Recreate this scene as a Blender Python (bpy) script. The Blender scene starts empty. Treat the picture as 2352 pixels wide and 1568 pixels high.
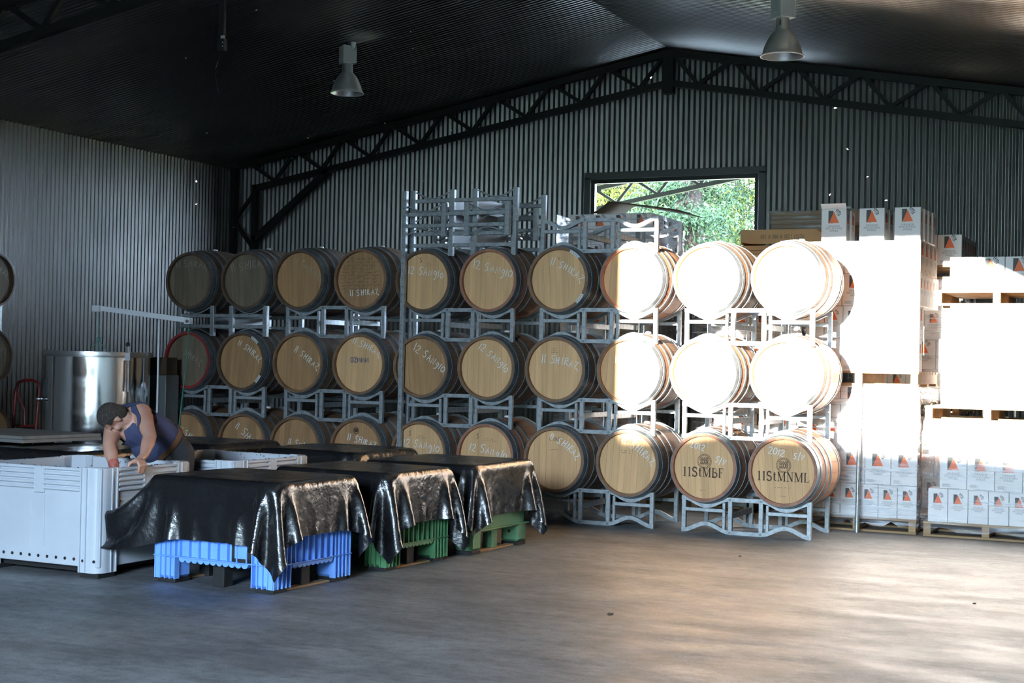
import bpy, bmesh, math, random
import numpy as np
from mathutils import Matrix, Vector
from math import pi, sin, cos, sqrt

scene = bpy.context.scene
C = scene.collection
R_ = math.radians

# ------------------------------------------------------------------ camera
F_PX, YAW, PIT, ROL = 3319.18, R_(25.28), R_(0.873), R_(1.148)
fw = Vector((-sin(YAW) * cos(PIT), cos(YAW) * cos(PIT), sin(PIT)))
rt = Vector((cos(YAW), sin(YAW), 0))
up = rt.cross(fw)
r2 = rt * cos(ROL) + up * sin(ROL)
u2 = up * cos(ROL) - rt * sin(ROL)
cam_d = bpy.data.cameras.new('camera')
cam_d.sensor_width = 36.0
cam_d.lens = F_PX / 2352 * 36.0
cam_d.clip_end = 400
cam = bpy.data.objects.new('camera', cam_d)
cam.matrix_world = Matrix(((r2.x, u2.x, -fw.x, 0), (r2.y, u2.y, -fw.y, 0), (r2.z, u2.z, -fw.z, 1.59), (0, 0, 0, 1)))
C.objects.link(cam)
scene.camera = cam

# ------------------------------------------------------------------ light
SUN_EL, SUN_AZ = R_(6.9), R_(0.4)
world = bpy.data.worlds.new('sky')
scene.world = world
world.use_nodes = True
bg = world.node_tree.nodes['Background']
bg.inputs['Color'].default_value = (0.58, 0.76, 1.0, 1)
bg.inputs['Strength'].default_value = 62.0
sun_d = bpy.data.lights.new('sun', 'SUN')
sun_d.energy = 56.0
sun_d.angle = R_(0.53)
sun_d.color = (1.0, 0.94, 0.84)
sun = bpy.data.objects.new('sun', sun_d)
sdir = Vector((sin(SUN_AZ) * cos(SUN_EL), cos(SUN_AZ) * cos(SUN_EL), -sin(SUN_EL)))
sun.rotation_euler = sdir.to_track_quat('-Z', 'Y').to_euler()
sun.location = (-2, -20, 8)
C.objects.link(sun)
por_d = bpy.data.lights.new('doorway_portal', 'AREA')
por_d.shape = 'RECTANGLE'
por_d.size, por_d.size_y = 6.1, 5.2
por_d.cycles.is_portal = True
por = bpy.data.objects.new('doorway_portal', por_d)
por.location = (-2.1, -3.95, 2.6)
por.rotation_euler = (R_(90), 0, 0)
C.objects.link(por)
scene.view_settings.view_transform = 'Standard'
scene.view_settings.look = 'None'
scene.view_settings.gamma = 1.0
scene.view_settings.use_curve_mapping = False
scene.view_settings.exposure = 0.55
scene.cycles.sample_clamp_indirect = 30.0
scene.cycles.caustics_reflective = False
scene.cycles.caustics_refractive = False
scene.cycles.max_bounces = 6
scene.cycles.diffuse_bounces = 4
scene.cycles.glossy_bounces = 3
scene.cycles.use_adaptive_sampling = True
scene.cycles.adaptive_threshold = 0.04
scene.cycles.transparent_max_bounces = 12

# ------------------------------------------------------------------ helpers
class MB:
    """collects shapes of one mesh"""
    def __init__(s):
        s.v, s.f, s.m, s.mi = [], [], [], 0
    def add(s, vs, fs):
        n = len(s.v)
        s.v.extend([tuple(p) for p in vs])
        for f in fs:
            s.f.append(tuple(i + n for i in f)); s.m.append(s.mi)
        return s
    def box(s, x0, x1, y0, y1, z0, z1):
        return s.add([(x0, y0, z0), (x1, y0, z0), (x1, y1, z0), (x0, y1, z0), (x0, y0, z1), (x1, y0, z1), (x1, y1, z1), (x0, y1, z1)],
                     [(0, 3, 2, 1), (4, 5, 6, 7), (0, 1, 5, 4), (1, 2, 6, 5), (2, 3, 7, 6), (3, 0, 4, 7)])
    def bbox(s, x0, x1, y0, y1, z0, z1, b=0.004):
        """box with chamfered edges"""
        vs, idx = [], {}
        for i, X in enumerate((x0, x1)):
            for j, Y in enumerate((y0, y1)):
                for k, Z in enumerate((z0, z1)):
                    sx, sy, sz = (b, -b)[i], (b, -b)[j], (b, -b)[k]
                    idx[i, j, k] = len(vs)
                    vs += [(X, Y + sy, Z + sz), (X + sx, Y, Z + sz), (X + sx, Y + sy, Z)]
        I = lambda i, j, k, a: idx[i, j, k] + a
        fs = []
        fs.append((I(0,0,0,0), I(0,0,1,0), I(0,1,1,0), I(0,1,0,0))); fs.append((I(1,0,0,0), I(1,1,0,0), I(1,1,1,0), I(1,0,1,0)))
        fs.append((I(0,0,0,1), I(1,0,0,1), I(1,0,1,1), I(0,0,1,1))); fs.append((I(0,1,0,1), I(0,1,1,1), I(1,1,1,1), I(1,1,0,1)))
        fs.append((I(0,0,0,2), I(0,1,0,2), I(1,1,0,2), I(1,0,0,2))); fs.append((I(0,0,1,2), I(1,0,1,2), I(1,1,1,2), I(0,1,1,2)))
        for a in (0, 1):
            for c in (0, 1):
                fs.append((I(a,c,0,0), I(a,c,1,0), I(a,c,1,1), I(a,c,0,1)))
                fs.append((I(a,0,c,0), I(a,1,c,0), I(a,1,c,2), I(a,0,c,2)))
                fs.append((I(0,a,c,1), I(1,a,c,1), I(1,a,c,2), I(0,a,c,2)))
                for e in (0, 1):
                    fs.append((I(a,c,e,0), I(a,c,e,1), I(a,c,e,2)))
        return s.add(vs, fs)
    def beam(s, p, q, w, h, upv=(0, 0, 1)):
        """rectangular bar from p to q, w across, h along upv"""
        p, q = Vector(p), Vector(q); d = (q - p).normalized(); u = Vector(upv)
        r = d.cross(u)
        if r.length < 1e-4: r = d.cross(Vector((1, 0, 0)))
        r.normalize(); u = r.cross(d).normalized()
        vs = []
        for b in (p, q):
            for a, c in ((-1, -1), (1, -1), (1, 1), (-1, 1)):
                vs.append(b + r * (a * w / 2) + u * (c * h / 2))
        return s.add(vs, [(3, 2, 1, 0), (4, 5, 6, 7), (0, 1, 5, 4), (1, 2, 6, 5), (2, 3, 7, 6), (3, 0, 4, 7)])
    def tube(s, pts, r, n=8, caps=True):
        pts = [Vector(p) for p in pts]; rs = r if isinstance(r, (list, tuple)) else [r] * len(pts)
        prev = None; rings = []
        for i, p in enumerate(pts):
            d = (pts[min(i + 1, len(pts) - 1)] - pts[max(i - 1, 0)]).normalized()
            if prev is None:
                a = d.cross(Vector((0, 0, 1)))
                if a.length < 1e-3: a = d.cross(Vector((0, 1, 0)))
            else:
                a = prev - d * prev.dot(d)
            a.normalize(); prev = a; b = d.cross(a)
            rings.append([p + (a * cos(2 * pi * k / n) + b * sin(2 * pi * k / n)) * rs[i] for k in range(n)])
        vs = [v for ring in rings for v in ring]; fs = []
        for i in range(len(pts) - 1):
            for k in range(n):
                k2 = (k + 1) % n
                fs.append((i * n + k, i * n + k2, (i + 1) * n + k2, (i + 1) * n + k))
        if caps:
            fs.append(tuple(range(n - 1, -1, -1))); fs.append(tuple((len(pts) - 1) * n + k for k in range(n)))
        return s.add(vs, fs)
    def lathe(s, prof, n=32, axis='z', origin=(0, 0, 0), close=False):
        ox, oy, oz = origin; vs = []
        for r, h in prof:
            for k in range(n):
                a = 2 * pi * k / n
                if axis == 'z': vs.append((ox + r * cos(a), oy + r * sin(a), oz + h))
                else: vs.append((ox + r * sin(a), oy + h, oz + r * cos(a)))
        fs = []; m = len(prof)
        for i in range(m if close else m - 1):
            j = (i + 1) % m
            for k in range(n):
                k2 = (k + 1) % n
                fs.append((i * n + k, i * n + k2, j * n + k2, j * n + k))
        return s.add(vs, fs)
    def prism(s, poly, y0, y1):
        """polygon in x,z pushed along y"""
        n = len(poly)
        vs = [(x, y0, z) for x, z in poly] + [(x, y1, z) for x, z in poly]
        fs = [tuple(range(n)), tuple(range(2 * n - 1, n - 1, -1))] + [(i, i + n, (i + 1) % n + n, (i + 1) % n) for i in range(n)]
        return s.add(vs, fs)
    def strip(s, line, w, h, y0):
        """rail following a line of (x,z), w deep along y, h high"""
        n = len(line); vs = []
        for i, (x, z) in enumerate(line):
            a, b = line[max(i - 1, 0)], line[min(i + 1, n - 1)]
            dx, dz = b[0] - a[0], b[1] - a[1]; l = sqrt(dx * dx + dz * dz) or 1
            nx, nz = -dz / l * h / 2, dx / l * h / 2
            vs += [(x - nx, y0, z - nz), (x + nx, y0, z + nz), (x + nx, y0 + w, z + nz), (x - nx, y0 + w, z - nz)]
        fs = [(0, 1, 2, 3), ((n - 1) * 4 + 3, (n - 1) * 4 + 2, (n - 1) * 4 + 1, (n - 1) * 4)]
        for i in range(n - 1):
            for k in range(4):
                fs.append((i * 4 + k, (i + 1) * 4 + k, (i + 1) * 4 + (k + 1) % 4, i * 4 + (k + 1) % 4))
        return s.add(vs, fs)
    def mesh(s, name, mats, smooth=False):
        me = bpy.data.meshes.new(name)
        me.from_pydata(s.v, [], s.f)
        for m in (mats if isinstance(mats, (list, tuple)) else [mats]): me.materials.append(m)
        if any(s.m): me.polygons.foreach_set('material_index', s.m)
        bm = bmesh.new(); bm.from_mesh(me); bmesh.ops.recalc_face_normals(bm, faces=bm.faces); bm.to_mesh(me); bm.free()
        if smooth:
            me.shade_smooth() if smooth is True else None
            if smooth is not True:
                me.shade_smooth(); me.set_sharp_from_angle(angle=R_(smooth))
        me.update()
        return me

def tag(o, label=None, cat=None, group=None, kind=None):
    if label: o['label'] = label
    if cat: o['category'] = cat
    if group: o['group'] = group
    if kind: o['kind'] = kind
    return o

def link(name, data, parent=None, loc=(0, 0, 0), rot=(0, 0, 0), scale=None):
    o = bpy.data.objects.new(name, data)
    C.objects.link(o)
    if parent is not None: o.parent = parent
    o.location = loc; o.rotation_euler = rot
    if scale: o.scale = scale
    return o

def obj(name, mb, mats, parent=None, loc=(0, 0, 0), rot=(0, 0, 0), smooth=False):
    return link(name, mb.mesh(name, mats, smooth), parent, loc, rot)

def thing(name, label, cat, loc=(0, 0, 0), rz=0, group=None):
    o = link(name, None, None, loc, (0, 0, rz))
    o.empty_display_size = 0.1
    return tag(o, label, cat, group)

ORD = ['first', 'second', 'third', 'fourth', 'fifth', 'sixth', 'seventh', 'eighth', 'ninth', 'tenth', 'eleventh', 'twelfth']

# ------------------------------------------------------------------ materials
def mat(name, col=(0.5, 0.5, 0.5), rough=0.5, metal=0.0, spec=0.5, noise=None, bump=None, vary=0.0, rough_var=None, sheen=None, coat=0.0, trans=0.0, sub=0.0):
    """noise = (second colour, scale xyz, detail, low, high); bump = (scale xyz, strength); vary = brightness change from object to object"""
    m = bpy.data.materials.new(name); m.use_nodes = True
    nt = m.node_tree; N, L = nt.nodes, nt.links
    b = N['Principled BSDF']
    b.inputs['Base Color'].default_value = (*col, 1); b.inputs['Roughness'].default_value = rough
    b.inputs['Metallic'].default_value = metal; b.inputs['Specular IOR Level'].default_value = spec
    b.inputs['Coat Weight'].default_value = coat
    if trans: b.inputs['Transmission Weight'].default_value = trans
    if sub:
        b.inputs['Subsurface Weight'].default_value = sub; b.inputs['Subsurface Radius'].default_value = (0.02, 0.008, 0.004)
    tc = N.new('ShaderNodeTexCoord')
    def tex(scale, detail=4.0, kind='ShaderNodeTexNoise'):
        mp = N.new('ShaderNodeMapping'); mp.inputs['Scale'].default_value = scale
        L.new(tc.outputs['Object'], mp.inputs['Vector'])
        t = N.new(kind); t.inputs['Scale'].default_value = 1.0
        if kind == 'ShaderNodeTexNoise': t.inputs['Detail'].default_value = detail
        L.new(mp.outputs['Vector'], t.inputs['Vector'])
        return t
    out = None
    if noise:
        c2, sc, det, lo, hi = noise
        t = tex(sc, det); rp = N.new('ShaderNodeValToRGB')
        rp.color_ramp.elements[0].position = lo; rp.color_ramp.elements[1].position = hi
        rp.color_ramp.elements[0].color = (*col, 1); rp.color_ramp.elements[1].color = (*c2, 1)
        L.new(t.outputs['Fac'], rp.inputs['Fac']); out = rp.outputs['Color']
    if vary:
        oi = N.new('ShaderNodeObjectInfo'); mr = N.new('ShaderNodeMapRange')
        mr.inputs['To Min'].default_value = 1 - vary; mr.inputs['To Max'].default_value = 1 + vary
        L.new(oi.outputs['Random'], mr.inputs['Value'])
        hs = N.new('ShaderNodeHueSaturation')
        L.new(mr.outputs['Result'], hs.inputs['Value'])
        if out: L.new(out, hs.inputs['Color'])
        else: hs.inputs['Color'].default_value = (*col, 1)
        out = hs.outputs['Color']
    if out: L.new(out, b.inputs['Base Color'])
    if rough_var:
        sc, lo, hi = rough_var
        t = tex(sc, 5.0); mr = N.new('ShaderNodeMapRange')
        mr.inputs['From Min'].default_value = 0.35; mr.inputs['From Max'].default_value = 0.65
        mr.inputs['To Min'].default_value = lo; mr.inputs['To Max'].default_value = hi
        L.new(t.outputs['Fac'], mr.inputs['Value']); L.new(mr.outputs['Result'], b.inputs['Roughness'])
    if bump:
        sc, st = bump[:2]
        t = tex(sc, 5.0); bp = N.new('ShaderNodeBump'); bp.inputs['Strength'].default_value = st
        bp.inputs['Distance'].default_value = bump[2] if len(bump) > 2 else 0.01
        L.new(t.outputs['Fac'], bp.inputs['Height']); L.new(bp.outputs['Normal'], b.inputs['Normal'])
    return m

M = {}
M['concrete'] = mat('concrete', (0.215, 0.222, 0.226), 0.42, noise=((0.14, 0.145, 0.147), (0.9, 1.3, 1), 8.0, 0.35, 0.68), bump=((30, 30, 3), 0.06, 0.01), rough_var=((1.5, 4.0, 1), 0.50, 0.62))
def concrete_floor():
    m = bpy.data.materials['concrete']; nt = m.node_tree; N, L = nt.nodes, nt.links
    b = N['Principled BSDF']; tc = N.new('ShaderNodeTexCoord')
    src = b.inputs['Base Color'].links[0].from_socket
    def layer(col_in, sc, lo, hi, dark):
        mp = N.new('ShaderNodeMapping'); mp.inputs['Scale'].default_value = sc; L.new(tc.outputs['Object'], mp.inputs['Vector'])
        t = N.new('ShaderNodeTexNoise'); t.inputs['Scale'].default_value = 1; t.inputs['Detail'].default_value = 8; t.inputs['Roughness'].default_value = .65
        L.new(mp.outputs['Vector'], t.inputs['Vector'])
        mr = N.new('ShaderNodeMapRange'); mr.inputs['From Min'].default_value = lo; mr.inputs['From Max'].default_value = hi
        mr.inputs['To Min'].default_value = dark; mr.inputs['To Max'].default_value = 1.06; L.new(t.outputs['Fac'], mr.inputs['Value'])
        mx = N.new('ShaderNodeMix'); mx.data_type = 'RGBA'; mx.blend_type = 'MULTIPLY'; mx.inputs['Factor'].default_value = 1
        L.new(col_in, mx.inputs['A']); L.new(mr.outputs['Result'], mx.inputs['B'])
        return mx.outputs['Result']
    c = layer(src, (2.2, 3.4, 1), .36, .6, .70); c = layer(c, (11, 15, 1), .36, .58, .72); c = layer(c, (60, 80, 1), .38, .56, .74); c = layer(c, (.7, 14, 1), .34, .55, .88)
    L.new(c, b.inputs['Base Color'])
concrete_floor()
M['wall'] = mat('corrugated_steel', (0.205, 0.205, 0.197), 0.40, metal=0.85, noise=((0.17, 0.172, 0.166), (1.2, 1.2, 0.5), 4, 0.3, 0.7))
M['ceiling'] = mat('ceiling_sheet', (0.47, 0.455, 0.42), 0.28, metal=1.0)
M['truss'] = mat('dark_painted_steel', (0.014, 0.016, 0.015), 0.5, spec=0.25)
M['frame'] = mat('window_frame_grey', (0.09, 0.095, 0.09), 0.5)
M['frame_dark'] = mat('window_frame_dark', (0.015, 0.018, 0.016), 0.4)
M['head_light'] = mat('oak_head_light', (0.72, 0.44, 0.21), 0.6, noise=((0.60, 0.345, 0.155), (26, 5, 2.2), 5, 0.3, 0.72), vary=0.10, bump=((60, 5, 4), 0.05))
M['head_aged'] = mat('oak_head_aged', (0.44, 0.245, 0.105), 0.65, noise=((0.33, 0.18, 0.078), (24, 5, 2.5), 5, 0.3, 0.7), vary=0.14, bump=((60, 5, 4), 0.05))
M['head_grey'] = mat('oak_head_grey', (0.20, 0.15, 0.095), 0.7, noise=((0.13, 0.10, 0.065), (22, 5, 2.5), 5, 0.3, 0.7), vary=0.12, bump=((60, 5, 4), 0.05))
M['stave'] = mat('oak_stave', (0.23, 0.125, 0.06), 0.6, noise=((0.15, 0.075, 0.038), (14, 2.2, 14), 5, 0.3, 0.7), vary=0.16, bump=((40, 4, 40), 0.06))
M['stave_red'] = mat('oak_stave_wine_stained', (0.30, 0.105, 0.07), 0.6, noise=((0.36, 0.19, 0.09), (9, 2.0, 9), 5, 0.38, 0.62), vary=0.14, bump=((40, 4, 40), 0.06))
M['stave_dark'] = mat('oak_stave_dark', (0.12, 0.07, 0.04), 0.6, noise=((0.075, 0.045, 0.028), (14, 2.2, 14), 5, 0.3, 0.7), vary=0.16)
M['hoop'] = mat('galvanised_hoop', (0.24, 0.26, 0.27), 0.42, metal=0.6, noise=((0.14, 0.155, 0.165), (12, 12, 12), 5, 0.35, 0.7))
M['galv'] = mat('galvanised_steel', (0.40, 0.43, 0.44), 0.42, metal=0.55, noise=((0.29, 0.315, 0.325), (22, 22, 22), 3, 0.4, 0.62), bump=((30, 30, 30), 0.05))
M['galv_dark'] = mat('dull_galvanised_plate', (0.20, 0.21, 0.21), 0.5, metal=0.5)
M['chalk'] = mat('white_chalk', (0.80, 0.80, 0.76), 0.9)
M['chalk_faint'] = mat('faded_chalk', (0.36, 0.33, 0.28), 0.9)
M['burn'] = mat('branded_ink', (0.075, 0.042, 0.026), 0.8)
M['burn_faint'] = mat('faded_brand', (0.22, 0.13, 0.07), 0.8)
M['blue_ink'] = mat('blue_stencil', (0.03, 0.08, 0.16), 0.8)
M['red_paint'] = mat('red_paint', (0.28, 0.022, 0.02), 0.5)
M['tagpaper'] = mat('paper_tag', (0.62, 0.62, 0.6), 0.7)
M['bung'] = mat('white_silicone', (0.75, 0.74, 0.70), 0.5)
M['white_plastic'] = mat('white_plastic', (0.56, 0.60, 0.64), 0.38, noise=((0.51, 0.55, 0.59), (3, 3, 3), 4, 0.4, 0.7))
M['must'] = mat('grape_pulp', (0.08, 0.012, 0.03), 0.25, noise=((0.16, 0.02, 0.05), (25, 25, 25), 5, 0.4, 0.6), bump=((40, 40, 40), 0.6, 0.02))
M['skin_bits'] = mat('grape_skin', (0.012, 0.006, 0.012), 0.4)
M['blue_plastic'] = mat('blue_plastic', (0.20, 0.42, 0.93), 0.40, noise=((0.17, 0.37, 0.86), (4, 4, 4), 4, 0.4, 0.7))
M['green_plastic'] = mat('green_plastic', (0.10, 0.27, 0.12), 0.42, noise=((0.08, 0.23, 0.10), (4, 4, 4), 4, 0.4, 0.7))
M['light_green'] = mat('light_green_plastic', (0.17, 0.37, 0.20), 0.42, noise=((0.14, 0.32, 0.17), (4, 4, 4), 4, 0.4, 0.7))
M['rubber'] = mat('black_rubber', (0.012, 0.012, 0.012), 0.7)
M['film'] = mat('black_plastic_sheet', (0.009, 0.009, 0.010), 0.24, spec=0.75, bump=((9, 9, 9), 0.45, 0.03), rough_var=((3, 3, 3), 0.15, 0.30))
M['steel'] = mat('polished_stainless', (0.62, 0.63, 0.64), 0.13, metal=1.0, rough_var=((2, 2, 8), 0.08, 0.2))
M['steel_dull'] = mat('brushed_stainless', (0.5, 0.5, 0.5), 0.3, metal=1.0)
M['white_enamel'] = mat('white_enamel', (0.82, 0.84, 0.85), 0.35)
M['rope'] = mat('green_rope', (0.05, 0.24, 0.19), 0.8)
M['lamp_metal'] = mat('spun_aluminium', (0.40, 0.40, 0.39), 0.45, metal=0.6)
M['lamp_box'] = mat('grey_lamp_box', (0.55, 0.56, 0.55), 0.5)
M['dark_print'] = mat('dark_print', (0.05, 0.045, 0.04), 0.6)
M['orange_print'] = mat('orange_print', (0.80, 0.15, 0.03), 0.55)
M['text_print'] = mat('grey_print', (0.25, 0.25, 0.25), 0.6)
M['carton'] = mat('white_carton', (0.78, 0.77, 0.76), 0.55, vary=0.03)
M['carton_in'] = mat('kraft_carton', (0.50, 0.31, 0.145), 0.75, noise=((0.44, 0.27, 0.125), (4, 4, 4), 4, 0.3, 0.7), vary=0.05)
M['kraft_dark'] = mat('dark_cardboard', (0.10, 0.068, 0.043), 0.9, spec=0.1, noise=((0.075, 0.052, 0.034), (4, 4, 4), 4, 0.3, 0.7))  # one dark brown for the sheet, the crate and the floor chips
M['bundle'] = mat('brown_cardboard', (0.26, 0.165, 0.085), 0.75, noise=((0.20, 0.125, 0.065), (2, 2, 60), 4, 0.3, 0.7), vary=0.08)
M['pallet'] = mat('pallet_pine', (0.44, 0.29, 0.15), 0.7, noise=((0.34, 0.21, 0.10), (2, 16, 16), 4, 0.3, 0.7), vary=0.12)
M['skin'] = mat('skin', (0.58, 0.33, 0.235), 0.5, noise=((0.52, 0.26, 0.185), (9, 9, 9), 4, 0.35, 0.7), sub=0.08)
M['stain'] = mat('wine_stained_skin', (0.50, 0.17, 0.125), 0.5, noise=((0.42, 0.10, 0.075), (40, 40, 40), 4, 0.4, 0.6))
M['singlet'] = mat('navy_cotton', (0.040, 0.052, 0.115), 0.85, noise=((0.055, 0.062, 0.13), (30, 30, 30), 4, 0.3, 0.7), bump=((8, 8, 8), 0.3, 0.02))
M['trousers'] = mat('dark_denim', (0.022, 0.024, 0.028), 0.85, noise=((0.045, 0.042, 0.038), (9, 9, 9), 5, 0.4, 0.7), bump=((10, 10, 10), 0.4, 0.02))
M['leather'] = mat('brown_leather', (0.10, 0.045, 0.018), 0.6)
M['hair'] = mat('short_dark_hair', (0.028, 0.021, 0.016), 0.8, noise=((0.07, 0.06, 0.05), (60, 60, 60), 4, 0.45, 0.7), bump=((160, 160, 160), 0.8, 0.01))
M['truck_red'] = mat('red_enamel', (0.22, 0.02, 0.02), 0.4)
M['grey_board'] = mat('grey_board', (0.30, 0.285, 0.26), 0.75, noise=((0.22, 0.21, 0.19), (1, 9, 1), 5, 0.3, 0.7))
M['bark'] = mat('conifer_bark', (0.014, 0.011, 0.009), 0.9, spec=0.1, noise=((0.008, 0.006, 0.005), (6, 6, 2), 5, 0.3, 0.7), bump=((8, 8, 2), 0.6, 0.05))
M['leaf_a'] = mat('needles_painted_sunlit', (0.028, 0.040, 0.006), 0.8, spec=0.08, noise=((0.045, 0.048, 0.009), (1.5, 1.5, 1.5), 3, 0.4, 0.65))  # sunlight put into the needle colour, the lit copy
M['leaf_b'] = mat('needles_painted_shaded', (0.008, 0.019, 0.010), 0.8, spec=0.08, noise=((0.015, 0.030, 0.013), (1.5, 1.5, 1.5), 3, 0.4, 0.65))  # same needles with shade put into the colour
M['grass'] = mat('outdoor_grass', (0.16, 0.17, 0.07), 0.9, noise=((0.24, 0.2, 0.1), (0.6, 0.6, 0.6), 5, 0.3, 0.7))
M['hedge'] = mat('sun_blocker_leaves', (0.10, 0.15, 0.06), 0.8, noise=((0.06, 0.1, 0.04), (1, 1, 1), 5, 0.3, 0.7))
M['paper_blue'] = mat('pale_paper', (0.55, 0.57, 0.6), 0.6)

def film_mat(name, alpha, rough, sc):
    """clear stretch film: mostly see-through with glossy streaks"""
    m = bpy.data.materials.new(name); m.use_nodes = True
    nt = m.node_tree; N, L = nt.nodes, nt.links
    b = N['Principled BSDF']; o = N['Material Output']
    b.inputs['Base Color'].default_value = (0.85, 0.87, 0.9, 1); b.inputs['Roughness'].default_value = rough
    t = N.new('ShaderNodeBsdfTransparent'); mx = N.new('ShaderNodeMixShader')
    tc = N.new('ShaderNodeTexCoord'); mp = N.new('ShaderNodeMapping'); mp.inputs['Scale'].default_value = sc
    nz = N.new('ShaderNodeTexNoise'); nz.inputs['Scale'].default_value = 1; nz.inputs['Detail'].default_value = 5
    mr = N.new('ShaderNodeMapRange'); mr.inputs['From Min'].default_value = 0.5; mr.inputs['From Max'].default_value = 0.72
    mr.inputs['To Min'].default_value = alpha * 0.35; mr.inputs['To Max'].default_value = min(1, alpha * 3)
    bp = N.new('ShaderNodeBump'); bp.inputs['Strength'].default_value = 0.7; bp.inputs['Distance'].default_value = 0.02
    L.new(tc.outputs['Object'], mp.inputs['Vector']); L.new(mp.outputs['Vector'], nz.inputs['Vector'])
    L.new(nz.outputs['Fac'], mr.inputs['Value']); L.new(mr.outputs['Result'], mx.inputs['Fac'])
    L.new(nz.outputs['Fac'], bp.inputs['Height']); L.new(bp.outputs['Normal'], b.inputs['Normal'])
    L.new(t.outputs[0], mx.inputs[1]); L.new(b.outputs[0], mx.inputs[2]); L.new(mx.outputs[0], o.inputs['Surface'])
    return m
M['wrap'] = film_mat('stretch_film', 0.20, 0.15, (1.2, 6, 26))
M['glass'] = film_mat('window_glass', 0.03, 0.05, (1, 1, 1))

# ------------------------------------------------------------------ the shed
XL, XR, YB, YF = -14.03, 0.92, 19.03, -4.0
RX, RZ, SL = -6.557, 5.944, 0.178
roof_z = lambda x: RZ - SL * abs(x - RX)
PITCH, AMP = 0.0785, 0.0125

m = MB().add([(XL - .3, YF - 14, 0), (XR + .3, YF - 14, 0), (XR + .3, YB + 9, 0), (XL - .3, YB + 9, 0)], [(0, 1, 2, 3)])
tag(obj('floor', m, M['concrete']), 'grey concrete shed floor', None, None, 'structure')

def corrugated(name, label, u0, u1, place, top, holes=()):
    """upright corrugated sheet from u0 to u1; place(u, offset, z) gives the point, top(u) its height"""
    mb = MB(); us = []; u = u0
    prof = ((0, 0), (.06, 0), (.50, AMP), (.56, AMP), (1.0, 0))      # crest and pan with two sloping faces
    off = {}
    while u < u1:
        for f, d in prof[:-1]:
            if u + f * PITCH < u1: us.append(u + f * PITCH); off[us[-1]] = d
        u += PITCH
    us.append(u1); off[u1] = 0
    for a, b in zip(us, us[1:]):
        oa, ob = off[a], off[b]
        spans = [(0, None)]
        for h0, h1, z0, z1 in holes:
            if a >= h0 and b <= h1: spans = [(0, z0), (z1, None)]
        for z0, z1 in spans:
            mb.add([place(a, oa, z0), place(b, ob, z0), place(b, ob, top(b) if z1 is None else z1), place(a, oa, top(a) if z1 is None else z1)], [(0, 1, 2, 3)])
    o = obj(name, mb, M['wall'])
    bm = bmesh.new(); bm.from_mesh(o.data); bmesh.ops.remove_doubles(bm, verts=bm.verts, dist=1e-4); bmesh.ops.recalc_face_normals(bm, faces=bm.faces); bm.to_mesh(o.data); bm.free()
    return tag(o, label, None, None, 'structure')

WX0, WX1, WZ0, WZ1 = -7.81, -5.31, 2.55, 4.25
corrugated('wall_back', 'grey corrugated steel gable wall behind the barrels', XL, XR, lambda u, o, z: (u, YB + o, z), lambda u: roof_z(u) + .02, [(WX0, WX1, WZ0, WZ1)])
corrugated('wall_left', 'grey corrugated steel side wall on the left', YF, YB, lambda u, o, z: (XL + o, u, z), lambda u: roof_z(XL) + .03)
corrugated('wall_right', 'grey corrugated steel side wall on the right', YF, YB, lambda u, o, z: (XR + o, u, z), lambda u: roof_z(XR) + .03)
# front wall: closed to the left, a tall open doorway to the right
DX0 = -5.10 - (13.2 - YF) * math.tan(SUN_AZ)
DT = min(2.85 + (14.5 - YF) * math.tan(SUN_EL), roof_z(-2.45) - .01)
m = MB().box(XL, DX0, YF - .05, YF, 0, 4.6)
m.prism([(XL, 4.6), (DX0, 4.6), (DX0, roof_z(DX0)), (RX, RZ), (XL, roof_z(XL))], YF - .05, YF)
m.prism([(DX0, DT), (-2.45, DT), (XR, DT - 1.68), (XR, roof_z(XR)), (DX0, roof_z(DX0))], YF - .05, YF)  # header sloped at the right only to trim the sun patch
tag(obj('wall_front', m, M['wall']), 'front wall with a wide open doorway', None, None, 'structure')
# ceiling sheets, ribs running from ridge to eave
def ceiling(x0, x1, y0, y1, name, label):
    mb = MB(); n = int((y1 - y0) / 0.0785 * 4); amp = [0.0, 0.012, 0.012, 0.0]
    vs = []; fs = []
    for i in range(n + 1):
        y = y0 + (y1 - y0) * i / n; d = amp[i % 4]
        vs += [(x0, y, roof_z(x0) + d), (x1, y, roof_z(x1) + d)]
        if i: fs.append((2 * i - 2, 2 * i - 1, 2 * i + 1, 2 * i))
    mb.add(vs, fs)
    return tag(obj(name, mb, M['ceiling']), label, None, None, 'structure')
ceiling(XL - .35, RX, YF - .3, 27.2, 'ceiling', 'dark ribbed metal ceiling, left slope')
ceiling(RX, XR + .35, YF - .3, 27.2, 'ceiling', 'ribbed metal ceiling, right slope')
# window
win = link('window_1', None, None, ((WX0 + WX1) / 2, YB, (WZ0 + WZ1) / 2))
tag(win, 'wide window in the gable wall looking out on trees', None, None, 'structure')
hw, hh = (WX1 - WX0) / 2, (WZ1 - WZ0) / 2
for nm, a in (('flashing', (-hw - .07, hw + .07, hh - .03, hh + .07)), ('flashing', (-hw - .07, hw + .07, -hh - .07, -hh + .03)), ('flashing', (-hw - .07, -hw + .03, -hh, hh)), ('flashing', (hw - .03, hw + .07, -hh, hh))):
    obj(nm, MB().bbox(a[0], a[1], -.05, .06, a[2], a[3]), M['frame'], win)
for nm, a in (('window_frame', (-hw + .03, hw - .03, hh - .085, hh - .03)), ('window_frame', (-hw + .03, hw - .03, -hh + .03, -hh + .085)), ('window_frame', (-hw + .03, -hw + .085, -hh + .085, hh - .085)), ('window_frame', (hw - .085, hw - .03, -hh + .085, hh - .085))):
    obj(nm, MB().box(a[0], a[1], -.02, .05, a[2], a[3]), M['frame_dark'], win)
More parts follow.
